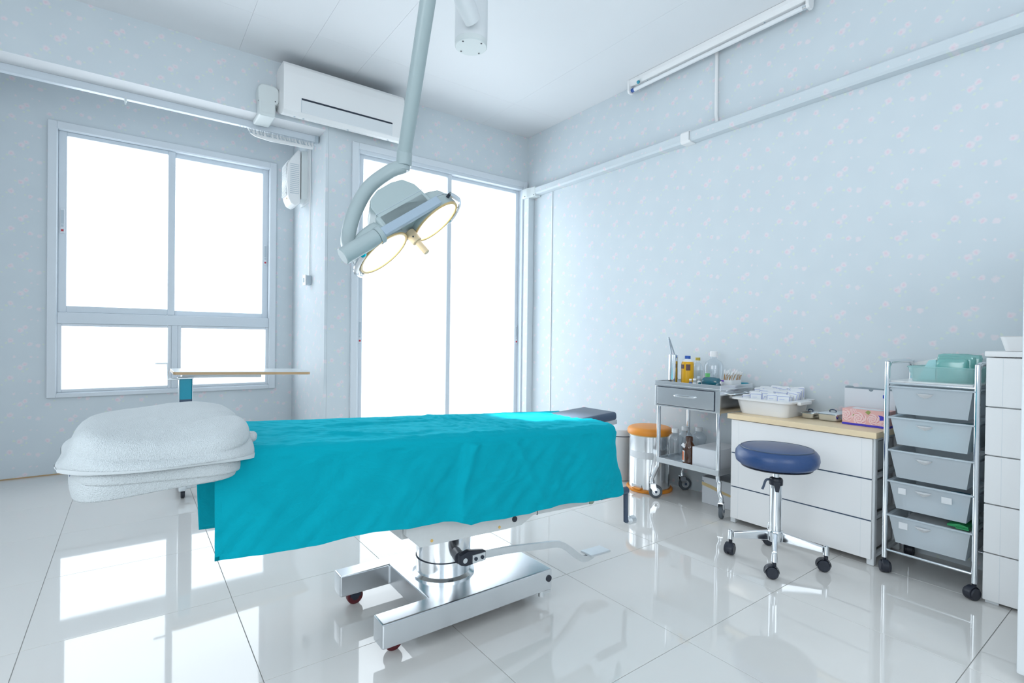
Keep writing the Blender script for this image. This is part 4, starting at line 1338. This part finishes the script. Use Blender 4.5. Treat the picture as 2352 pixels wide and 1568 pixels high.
part(wbn, 'drum', B().lathe([(0, .001), (.105, .001), (.110, .006), (.112, .318), (0, .318)], 48, (3.19, -.86, 0)), mat('warm_white_plastic', (.80, .80, .80), .4))
part(wbn, 'lid', B().lathe([(.114, .322), (.118, .324), (.118, .352), (.110, .366), (.06, .374), (0, .376)], 48, (3.19, -.86, 0)), M_WHITE2)
part(wbn, 'lid_gap', B().lathe([(.1125, .316), (.1145, .318), (.1145, .323), (.1125, .324)], 48, (3.19, -.86, 0)), M_DARK)

# ================================================================== LOW DRAWER CHEST WITH WOOD TOP
ch = thing('drawer_chest', 'low white plastic three-drawer chest with pale wood top', 'chest', (3.17, -2.19, 0))
CX0, CX1, CY0, CY1 = 2.985, 3.345, -2.545, -1.848
part(ch, 'top_board', B().box(2.972, 3.348, -2.556, -1.836, .582, .6105, .003), M_WOOD, 'pale wood top board')
fr = B()
for yy in (CY0, CY1 - .03):
    for xx in (CX0 + .012, CX1 - .03):
        fr.box(xx, xx + .03, yy, yy + .03, .0005, .582, .003, 1)
for zz in (.030, .205, .392, .566):
    fr.box(CX0 + .02, CX1 - .005, CY0 + .004, CY0 + .024, zz, zz + .016, .002, 1)
    fr.box(CX0 + .02, CX1 - .005, CY1 - .024, CY1 - .004, zz, zz + .016, .002, 1)
fr.box(CX1 - .01, CX1, CY0 + .02, CY1 - .02, .03, .58)
part(ch, 'frame', fr, M_WHITE2)
for z0, z1 in ((.030, .205), (.2085, .393), (.3965, .580)):
    dd = part(ch, 'drawer', B().box(CX0, CX0 + .014, CY0 + .008, CY1 - .006, z0, z1 - .002, .003).box(CX0 + .014, CX1 - .02, CY0 + .034, CY1 - .034, z0 + .012, z1 - .03, .006), M_WHITE)
    part(dd, 'edge_groove', B().box(CX0 - .0004, CX0 + .002, CY0 + .050, CY0 + .0515, z0 + .004, z1 - .006).box(CX0 - .0004, CX0 + .002, CY1 - .0515, CY1 - .050, z0 + .004, z1 - .006), M_WHITE2)
    if z1 < .5:
        part(dd, 'shadow_gap', B().box(CX0 + .003, CX0 + .012, CY0 + .012, CY1 - .010, z1 - .0022, z1 + .0035), M_SLATE)

# white tub of packets
tu = thing('packet_tub', 'white plastic tub of sterile packets on the wood top', 'tub', (3.165, -1.98, .611))
vs, fs = [], []
lv = [(.0, 3.055, 3.285, -2.115, -1.862, .030), (.012, 3.050, 3.290, -2.120, -1.857, .034), (.075, 3.036, 3.304, -2.132, -1.843, .036), (.078, 3.016, 3.324, -2.152, -1.823, .030), (.088, 3.014, 3.326, -2.154, -1.821, .030),
      (.090, 3.040, 3.300, -2.128, -1.847, .034), (.070, 3.044, 3.296, -2.124, -1.851, .034), (.012, 3.058, 3.282, -2.112, -1.865, .030)]
for zz, a, c, d, e_, r_ in lv:
    for p in rrect(a, c, d, e_, r_, 5):
        vs.append((p[0], p[1], .611 + zz))
nn_ = 24
for k in range(len(lv) - 1):
    for i in range(nn_):
        fs.append((k * nn_ + i, k * nn_ + (i + 1) % nn_, (k + 1) * nn_ + (i + 1) % nn_, (k + 1) * nn_ + i))
fs.append(tuple(range(nn_)))
fs.append(tuple((len(lv) - 1) * nn_ + i for i in range(nn_)))
part(tu, 'basin', B().quads(vs, fs), M_WHITE, ang=40)
for yy, sg in ((-1.823, 1), (-2.152, -1)):
    part(tu, 'grip_lug', B().box(3.10, 3.23, min(yy, yy + sg * .020), max(yy, yy + sg * .020), .680, .698, .004), M_WHITE)
pk0 = None
for row in range(6):
    for colm in range(5):
        xx = 3.080 + row * .035 + random.uniform(-.005, .005)
        yy = -1.900 - colm * .0455 + random.uniform(-.008, .008)
        hz_ = .118 + .0085 * row + random.uniform(-.006, .006) - (.012 if colm == 0 else 0)
        hz_ = min(hz_, .157)
        if pk0 is None:
            pk0 = thing('sterile_packet', 'white sterile packet with blue edging in the tub', 'packet', (0, 0, 0), 'packets in the tub')
            part(pk0, 'pouch', B().prism(rrect(-.030, .030, .0, .110, .007, 2), 'y', -.0035, .0035, .002), M_PAPER)
            part(pk0, 'blue_edging', B().box(-.0285, .0285, -.0041, .0041, .0975, .0990).box(-.0285, -.0270, -.0041, .0041, .05, .099).box(.0270, .0285, -.0041, .0041, .05, .099), mat('blue_print', (.16, .22, .66), .5))
            part(pk0, 'print_lines', B().box(-.018, .006, -.0040, .0040, .080, .0825), mat('pale_blue_print', (.50, .56, .80), .5))
            q = pk0
        else:
            q = copy_tree(pk0)
        q.location = (xx, yy, .611 + hz_ - .110)
        q.rotation_euler = (R(random.uniform(-26, -8)), R(random.uniform(-9, 9)), R(-82 + random.uniform(-24, 14)))


def lidded(name, label, x0, x1, y0, y1, z, hb_, hl, knob):
    t = thing(name, label, 'steel box', ((x0 + x1) / 2, (y0 + y1) / 2, z))
    vs, fs = [], []
    lv = [(0.0005, .006), (.004, .002), (hb_, -.002), (hb_ + .002, -.006), (hb_ + .006, -.006), (hb_ + .008, -.001), (hb_ + hl, .016), (hb_ + hl + .001, .030)]
    for zz, ins in lv[:4]:
        for p in rrect(x0 + ins, x1 - ins, y0 + ins, y1 - ins, .014, 4):
            vs.append((p[0], p[1], z + zz))
    n = 20
    for k in range(3):
        for i in range(n):
            fs.append((k * n + i, k * n + (i + 1) % n, (k + 1) * n + (i + 1) % n, (k + 1) * n + i))
    fs.append(tuple(range(n)))
    fs.append(tuple(3 * n + i for i in range(n)))
    part(t, 'pan', B().quads(vs, fs), M_CHROME)
    vs, fs = [], []
    for zz, ins in lv[3:]:
        for p in rrect(x0 + ins, x1 - ins, y0 + ins, y1 - ins, .014, 4):
            vs.append((p[0], p[1], z + zz))
    for k in range(4):
        for i in range(n):
            fs.append((k * n + i, k * n + (i + 1) % n, (k + 1) * n + (i + 1) % n, (k + 1) * n + i))
    fs.append(tuple(4 * n + i for i in range(n)))
    ld = part(t, 'lid', B().quads(vs, fs), M_STEEL)
    mx_, my_ = (x0 + x1) / 2, (y0 + y1) / 2
    part(ld, 'knob', B().tube(bez([(mx_, my_ + knob, z + hb_ + hl), (mx_, my_ + knob * .8, z + hb_ + hl + .007), (mx_, my_, z + hb_ + hl + .010), (mx_, my_ - knob * .8, z + hb_ + hl + .007), (mx_, my_ - knob, z + hb_ + hl)], 5), .003, 8), M_SLATE)


lidded('instrument_box', 'smaller lidded steel instrument box next to the packet tub', 3.150, 3.235, -2.212, -2.150, .611, .026, .011, .012)
lidded('instrument_box', 'larger lidded steel instrument box beside the rose tissue box', 3.150, 3.290, -2.325, -2.232, .611, .032, .012, .016)

# tissue box printed with roses
tis = thing('tissue_box', 'tissue box printed with pink roses on the wood top', 'tissue box', (3.18, -2.46, .611))
TB = (3.130, 3.235, -2.5475, -2.356)
part(tis, 'carton', B().box(*TB, .6112, .690, .001, 1), M_PINK)
part(tis, 'blue_base_band', B().box(TB[0] - .0006, TB[1] + .0006, TB[2] - .0006, TB[3] + .0006, .6112, .621), M_PURPLE)
part(tis, 'blue_oval', B().lathe([(0, 0), (1, 0)], 24, M=Matrix.Translation((TB[0] - .0008, -2.515, .658)) @ Matrix.Rotation(R(-90), 4, 'Y') @ Matrix.Diagonal((.013, .022, 1, 1))), M_PURPLE)
m_r1 = mat('rose_print_light', (.95, .70, .69), .5)
m_r2 = mat('rose_print_mid', (.80, .36, .38), .5)
m_r3 = mat('leaf_print', (.35, .38, .12), .5)
for k, (yy, zz, rr0) in enumerate(((-2.375, .655, .027), (-2.432, .645, .030), (-2.492, .648, .026), (-2.405, .682, .014), (-2.53, .632, .018))):
    b = B()
    for q, (rk, mi) in enumerate(((1.0, 0), (.88, 1), (.80, 0), (.60, 1), (.52, 0), (.30, 1), (.22, 0), (.08, 1))):
        off = (q * .0009)
        r0 = min(rk * rr0, zz + rk * rr0 - .6215)
        seg = 22
        pts = []
        for i in range(seg):
            a = 2 * math.pi * i / seg
            ww = 1 + .10 * math.sin(a * 5 + q * 1.3 + k)
            y_, z_ = yy + off + rr0 * rk * ww * math.cos(a), zz + off * .6 + rr0 * rk * ww * math.sin(a)
            pts.append((TB[0] - .0010 - .00004 * q - .00002 * k, max(min(y_, TB[3] - .0005), TB[2] + .0005), max(min(z_, .6895), .6215)))
        b.quads(pts, [tuple(range(seg))], mi=mi)
    part(tis, 'printed_rose', b, [m_r1, m_r2])
part(tis, 'printed_leaf', B().prism([(-2.470, .668), (-2.480, .684), (-2.468, .6895), (-2.455, .680)], 'x', TB[0] - .0009, TB[0] - .0006).prism([(-2.402, .645), (-2.410, .662), (-2.398, .668)], 'x', TB[0] - .0009, TB[0] - .0006), m_r3)
part(tis, 'opening_film', B().prism(rrect(3.15, 3.215, -2.52, -2.385, .02), 'z', .690, .6908), M_PAPER)
wbx = thing('glove_carton', 'white carton with torn grey top edge behind the tissue box', 'box', (3.30, -2.43, .611))
part(wbx, 'carton', B().prism([(-2.54, .6112), (-2.318, .6112), (-2.318, .781), (-2.425, .781), (-2.428, .774), (-2.436, .770), (-2.444, .774), (-2.447, .781), (-2.54, .781)], 'x', 3.255, 3.257).box(3.257, 3.345, -2.54, -2.318, .6112, .766), M_CARD)
part(wbx, 'torn_edge', B().prism([(-2.54, .766), (-2.54, .789), (-2.47, .788), (-2.40, .791), (-2.36, .788), (-2.352, .792), (-2.33, .793), (-2.318, .789), (-2.318, .766)], 'x', 3.262, 3.264), mat('grey_board', (.30, .36, .40), .7))
part(wbx, 'blue_mark', B().box(3.2542, 3.2552, -2.492, -2.487, .742, .758), mat('blue_print2', (.04, .10, .60), .5))

# ================================================================== CHROME CART WITH FIVE DRAWERS
ct = thing('drawer_cart', 'chrome rolling cart with five frosted drawers', 'cart', (3.14, -2.74, 0))
KX0, KX1, KY0, KY1 = 2.990, 3.305, -2.893, -2.588
for yy in (KY1, KY0):
    pts = bez([(KX0, yy, .062), (KX0, yy, .45), (KX0, yy, .89), (KX0 + .010, yy, .917), (KX0 + .034, yy, .930), (KX0 + .08, yy, .932), (KX1 - .08, yy, .932), (KX1 - .034, yy, .930), (KX1 - .010, yy, .917), (KX1, yy, .89), (KX1, yy, .45), (KX1, yy, .062)], 6)
    part(ct, 'hoop_frame', B().tube(pts, .0105, 16), M_CHROME)
part(ct, 'cross_bar', B().cyl((KX0, KY0, .097), (KX0, KY1, .097), .0055, seg=12), M_CHROME)
part(ct, 'cross_bar', B().cyl((KX1, KY0, .097), (KX1, KY1, .097), .0055, seg=12), M_CHROME)
part(ct, 'cross_bar', B().cyl((KX0, KY0, .838), (KX0, KY1, .838), .0055, seg=12), M_CHROME)
part(ct, 'top_tray', B().box(KX0 + .002, KX1 + .004, KY0 + .012, KY1 - .012, .842, .849, .002, 1), M_WHITE)
ZT = (.822, .686, .541, .405, .254)
m_int = [None, M_FROSTT, None, M_TEALG, M_PAPER]
for k, z1 in enumerate(ZT):
    h = .116
    y0, y1, x0, x1 = KY0 + .014, KY1 - .016, KX0 - .004, KX1 - .006
    b = B()
    t_ = .0022
    A = [(x0, y0, z1), (x0, y1, z1), (x1, y1, z1), (x1, y0, z1)]
    L_ = [(x0 + .012, y0 + .016, z1 - h), (x0 + .012, y1 - .022, z1 - h), (x1 - .012, y1 - .022, z1 - h), (x1 - .012, y0 + .016, z1 - h)]
    b.quads(A + L_, [(0, 1, 5, 4), (1, 2, 6, 5), (2, 3, 7, 6), (3, 0, 4, 7), (4, 5, 6, 7)])
    d_ = part(ct, 'drawer', b, M_FROST, 'frosted plastic drawer', smooth=False)
    part(d_, 'drawer_rim', B().box(x0 - .007, x0 + .004, y0 - .010, y1 + .010, z1 - .002, z1 + .005, .0015, 1).box(x1 - .004, x1 + .003, y0 - .008, y1 + .008, z1 - .002, z1 + .005, .0015, 1).box(x0 + .004, x1 - .004, y0 - .010, y0 + .004, z1 - .002, z1 + .005, .0015, 1).box(x0 + .004, x1 - .004, y1 - .004, y1 + .010, z1 - .002, z1 + .005, .0015, 1), M_FROST)
    my = -2.725
    part(d_, 'pull', B().quads([(x0 - .002, my - .030, z1 - .022), (x0 - .002, my + .030, z1 - .022), (x0 + .0015, my + .018, z1 - .034), (x0 + .002, my, z1 - .042), (x0 + .0015, my - .018, z1 - .034), (x0 - .020, my - .012, z1 - .025), (x0 - .020, my + .012, z1 - .025), (x0 - .016, my, z1 - .030)],
                               [(0, 1, 6, 5), (1, 2, 7, 6), (2, 3, 7), (3, 4, 7), (4, 0, 5, 7), (5, 6, 7)]), M_WHITE)
    part(d_, 'runner', B().box(KX0 + .004, KX1 - .004, KY0 + .003, KY0 + .009, z1 - .008, z1 - .003).box(KX0 + .004, KX1 - .004, KY1 - .009, KY1 - .003, z1 - .008, z1 - .003), M_CHROME)
    if k == 3:
        part(d_, 'paper_label', B().box(x0 - .0005, x0 + .001, -2.664, -2.636, z1 - .048, z1 - .022), M_PAPER)
        part(d_, 'paper_label', B().box(x0 - .0005, x0 + .001, -2.820, -2.786, z1 - .050, z1 - .024), M_PAPER)
    if k == 4:
        part(d_, 'paper_label', B().box(x0 + .0005, x0 + .002, -2.672, -2.640, z1 - .048, z1 - .020), M_PAPER)
for qx, qy, an in ((KX0, KY1, 30), (KX0, KY0, -25), (KX1, KY1, 20), (KX1, KY0, 5)):
    M = Matrix.Translation((qx, qy, 0)) @ Matrix.Rotation(R(an), 4, 'Z')
    c = part(ct, 'caster', B().lathe([(0, -.020), (.021, -.020), (.024, -.016), (.024, -.003), (.021, -.001), (.021, .001), (.024, .003), (.024, .016), (.021, .020), (0, .020)], 26, M=M @ Matrix.Translation((-.012, 0, .0245)) @ Matrix.Rotation(R(90), 4, 'X')), M_BLACK)
    part(c, 'hood', B().lathe([(.0255, -.013), (.0275, -.011), (.0275, .011), (.0255, .013)], 26, M=M @ Matrix.Translation((-.012, 0, .0265)) @ Matrix.Rotation(R(90), 4, 'X')), M_BLACK)
    part(c, 'stem', B().cyl((qx, qy, .045), (qx, qy, .066), .0075, seg=12), M_BLACK)
# contents seen through the drawers


def lump(name, label, cat, x0, x1, y0, y1, z0, z1, m, seed, group=None):
    b = B()
    t = bmesh.new()
    bmesh.ops.create_cube(t, size=1.0)
    bmesh.ops.subdivide_edges(t, edges=list(t.edges), cuts=5, use_grid_fill=True)
    for v in t.verts:
        n = v.co.normalized() * .62
        v.co = v.co.lerp(n, .35)
        w = noise.noise(v.co * 3.1 + V((seed, 0, 0))) * .14
        v.co *= 1 + w * .9
        if v.co.z < -.45:
            v.co.z = -.5
        v.co.x = max(-.5, min(.5, v.co.x))
        v.co.y = max(-.5, min(.5, v.co.y))
        v.co.z = min(.52, v.co.z)
    b._add(t, Matrix.Translation(((x0 + x1) / 2, (y0 + y1) / 2, (z0 + z1) / 2)) @ Matrix.Diagonal((x1 - x0, y1 - y0, z1 - z0, 1)))
    return single(name, label, cat, b, m, ((x0 + x1) / 2, (y0 + y1) / 2, z0), group, ang=80)


M_AQUA = mat('aqua_cloth', (.50, .80, .82), .8)
M_CYAN = mat('cyan_cloth', (.10, .48, .66), .8)
lump('cloth_bundle', 'pale green bundle inside the second cart drawer', 'bundle', 3.02, 3.26, -2.855, -2.64, .572, .665, M_AQUA, 1.1)
lump('cloth_bundle', 'cyan and white bundle inside the fourth cart drawer', 'bundle', 3.02, 3.16, -2.80, -2.635, .291, .350, M_PAPER, 4.2)
lump('cloth_bundle', 'blue wrap at the right inside the fourth cart drawer', 'bundle', 3.03, 3.22, -2.860, -2.76, .291, .365, M_CYAN, 6.5)
lump('cloth_bundle', 'white gauze bundle inside the bottom cart drawer', 'bundle', 3.02, 3.27, -2.855, -2.64, .140, .240, M_PAPER, 8.3)
single('green_packet', 'green and red packet edge sticking out of the bottom cart drawer', 'packet', B().prism([(-2.80, .262), (-2.868, .262), (-2.868, .272), (-2.84, .278), (-2.80, .270)], 'x', 3.01, 3.18, .001).box(3.0, 3.012, -2.872, -2.83, .2605, .266), [mat('green_film', (.03, .35, .12), .4)], (3.09, -2.83, .262))
# top of the cart: clear tub with teal packs
cu = thing('clear_tub', 'frosted tub of teal sterile packs on the chrome cart', 'tub', (3.2, -2.74, .85))
vs, fs = [], []
for zz, a, c, d, e_ in ((.8495, 3.06, 3.285, -2.860, -2.655), (.912, 3.045, 3.30, -2.872, -2.640)):
    for p in rrect(a, c, d, e_, .025, 5):
        vs.append((p[0], p[1], zz))
for i in range(24):
    fs.append((i, (i + 1) % 24, 24 + (i + 1) % 24, 24 + i))
fs.append(tuple(range(24)))
part(cu, 'basin', B().quads(vs, fs), M_FROSTT)
part(cu, 'rim', B().tube([(p[0], p[1], .912) for p in rrect(3.045, 3.30, -2.872, -2.640, .025, 5)] + [(p[0], p[1], .912) for p in rrect(3.045, 3.30, -2.872, -2.640, .025, 5)][:1], .003, 8, caps=False), M_FROSTT)
fin = B().prism([(-2.585, .912), (-2.600, .922), (-2.68, .945), (-2.74, .972), (-2.74, .853), (-2.645, .853), (-2.60, .853)], 'x', 3.302, 3.306, .001)
single('white_tub', 'white plastic tub standing on edge behind the teal packs', 'tub', fin, M_WHITE, (3.304, -2.65, .853))
for k, (a, c, d, e_, z1, lab) in enumerate(((3.09, 3.14, -2.835, -2.735, .950, 'teal wrapped sterile pack at the front of the frosted tub'), (3.16, 3.215, -2.845, -2.725, .960, 'teal wrapped sterile pack in the middle of the frosted tub'), (3.23, 3.28, -2.85, -2.70, .968, 'teal wrapped sterile pack at the back of the frosted tub'))):
    lump('sterile_pack', lab, 'pack', a, c, d, e_, .852, z1, M_BAG, 3.3 + k, 'teal packs on the cart')
single('loose_sleeve', 'folded white and teal sleeve leaning left in the frosted tub', 'packet', B().prism([(-2.662, .853), (-2.725, .853), (-2.728, .945), (-2.700, .940), (-2.672, .880)], 'x', 3.12, 3.13, .002), M_AQUA, (3.125, -2.69, .853))

# ================================================================== TALL WHITE DRAWER TOWER
dt = thing('drawer_tower', 'tall white plastic drawer tower right of the chrome cart', 'chest', (3.17, -3.15, 0))
part(dt, 'top', B().box(2.982, 3.345, -3.405, -2.913, .966, .988, .004), M_WHITE)
part(dt, 'carcass', B().box(3.002, 3.340, -3.395, -2.921, .012, .964, .003), M_WHITE2)
part(dt, 'foot', B().box(2.995, 3.03, -2.965, -2.925, .0005, .012).box(2.995, 3.03, -3.39, -3.35, .0005, .012).box(3.30, 3.335, -2.965, -2.925, .0005, .012).box(3.30, 3.335, -3.39, -3.35, .0005, .012), M_WHITE2)
for z0, z1 in ((.012, .196), (.200, .388), (.392, .578), (.582, .768), (.772, .962)):
    d_ = part(dt, 'drawer', B().box(2.985, 3.004, -3.398, -2.918, z0, z1, .003), M_WHITE)
    part(d_, 'edge_groove', B().box(2.9846, 2.987, -2.968, -2.9665, z0 + .004, z1 - .004), M_WHITE2)
bk = B()
vs, fs = [], []
for zz, a, c, d, e_ in ((.989, 3.03, 3.31, -3.26, -2.962), (1.044, 3.018, 3.322, -3.272, -2.948), (1.048, 3.012, 3.328, -3.278, -2.942), (1.048, 3.022, 3.318, -3.268, -2.952), (.994, 3.034, 3.306, -3.256, -2.966)):
    for p in rrect(a, c, d, e_, .02, 5):
        vs.append((p[0], p[1], zz))
for k in range(4):
    for i in range(24):
        fs.append((k * 24 + i, k * 24 + (i + 1) % 24, (k + 1) * 24 + (i + 1) % 24, (k + 1) * 24 + i))
fs += [tuple(range(24)), tuple(96 + i for i in range(24))]
single('white_basket', 'shallow white basket on top of the drawer tower', 'basket', bk.quads(vs, fs), M_WHITE, (3.17, -3.1, .989))
# tall cupboard cut by the right edge of the view
cu2 = thing('tall_cupboard', 'white upright cupboard cut off by the right picture edge', 'cupboard', (2.7, -3.4, 0))
part(cu2, 'carcass', B().box(2.442, 2.95, -3.70, -3.109, .02, 1.452, .004), M_WHITE2)
part(cu2, 'upper_door', B().box(2.422, 2.441, -3.70, -3.107, 1.334, 1.457, .004), M_WHITE2)
part(cu2, 'lower_door', B().box(2.422, 2.441, -3.70, -3.107, .03, 1.331, .004), M_WHITE2)
part(cu2, 'plinth', B().box(2.46, 2.94, -3.69, -3.12, .0005, .02), M_GREYP)

# ================================================================== STOOL
st = thing('stool', 'round navy vinyl stool on a chrome four-star base', 'stool', (2.69, -2.25, 0))
sx0, sy0 = 2.690, -2.252
part(st, 'seat', B().lathe([(0, .438), (.12, .438), (.155, .444), (.172, .458), (.177, .480), (.174, .503), (.163, .518), (.150, .525), (.10, .530), (0, .532)], 64, (sx0, sy0, 0)), M_NAVY, 'round navy vinyl seat', ang=60)
part(st, 'seat_seam', B().lathe([(.1545, .5235), (.1530, .5262), (.1505, .5258)], 64, (sx0, sy0, 0)), M_SLATE)
part(st, 'seat_plate', B().lathe([(0, .428), (.06, .428), (.15, .436), (.15, .440), (0, .440)], 40, (sx0, sy0, 0)), M_BLACK)
part(st, 'piston', B().cyl((sx0, sy0, .36), (sx0, sy0, .43), .0145, seg=20), M_CHROME)
part(st, 'tube', B().lathe([(0, .135), (.026, .135), (.026, .372), (.022, .376), (0, .376)], 32, (sx0, sy0, 0)), M_CHROME)
cl2 = part(st, 'height_clamp', B().lathe([(.0265, .352), (.029, .354), (.0295, .376), (.026, .384), (.017, .388)], 32, (sx0, sy0, 0)), M_BLACK)
part(cl2, 'clamp_tab', B().prism([(-.016, .372), (.016, .372), (.008, .325), (-.006, .325)], 'y', -.004, .004, .001, M=Matrix.Translation((sx0, sy0, 0)) @ Matrix.Rotation(R(-55), 4, 'Z') @ Matrix.Translation((0, -.0275, 0))), M_BLACK)
part(cl2, 'clamp_lever', B().tube(bez([(sx0 - .018, sy0 + .018, .376), (sx0 - .034, sy0 + .030, .372), (sx0 - .042, sy0 + .036, .345), (sx0 - .047, sy0 + .040, .330)], 5), .0055, 8), M_SLATE)
part(st, 'hub', B().lathe([(0, .092), (.030, .092), (.034, .098), (.035, .135), (.031, .142), (.0265, .143)], 32, (sx0, sy0, 0)), M_CHROME)
for fx, fy, an in ((2.505, -2.341, -52), (2.764, -2.440, -58), (2.590, -2.090, 12), (2.855, -2.145, -50)):
    d = V((fx - sx0, fy - sy0, 0))
    L = d.length
    d.normalize()
    a = math.atan2(d.y, d.x)
    M = Matrix.Translation((sx0, sy0, 0)) @ Matrix.Rotation(a, 4, 'Z')
    part(st, 'star_leg', B().prism([(.025, .094), (.025, .138), (L - .012, .108), (L - .012, .080)], 'y', -.011, .011, .004, M=M).cyl(M @ V((L, 0, .070)), M @ V((L, 0, .114)), .0135, .011, seg=18, bev=.003), M_CHROME)
    Mc = Matrix.Translation((fx, fy, 0)) @ Matrix.Rotation(R(an), 4, 'Z')
    c = part(st, 'caster', B().lathe([(0, -.022), (.020, -.022), (.0255, -.017), (.0265, -.004), (.022, -.001), (.022, .001), (.0265, .004), (.0255, .017), (.020, .022), (0, .022)], 28, M=Mc @ Matrix.Translation((-.010, 0, .0270)) @ Matrix.Rotation(R(90), 4, 'X')), M_BLACK)
    vs, fs = [], []
    for k in range(17):
        aa = R(-10 + 200 * k / 16)
        for yy, rr0 in ((-.018, .0285), (-.010, .0305), (.010, .0305), (.018, .0285)):
            vs.append(Mc @ V((-.010 - rr0 * math.cos(aa), yy, .0275 + rr0 * math.sin(aa))))
    for k in range(16):
        for q in range(3):
            fs.append((k * 4 + q, k * 4 + q + 1, k * 4 + q + 5, k * 4 + q + 4))
    part(c, 'hood', B().quads(vs, fs), M_BLACK)
    part(c, 'stem', B().cyl((fx, fy, .05), (fx, fy, .074), .0085, seg=14), M_BLACK)

bpy.context.view_layer.update()
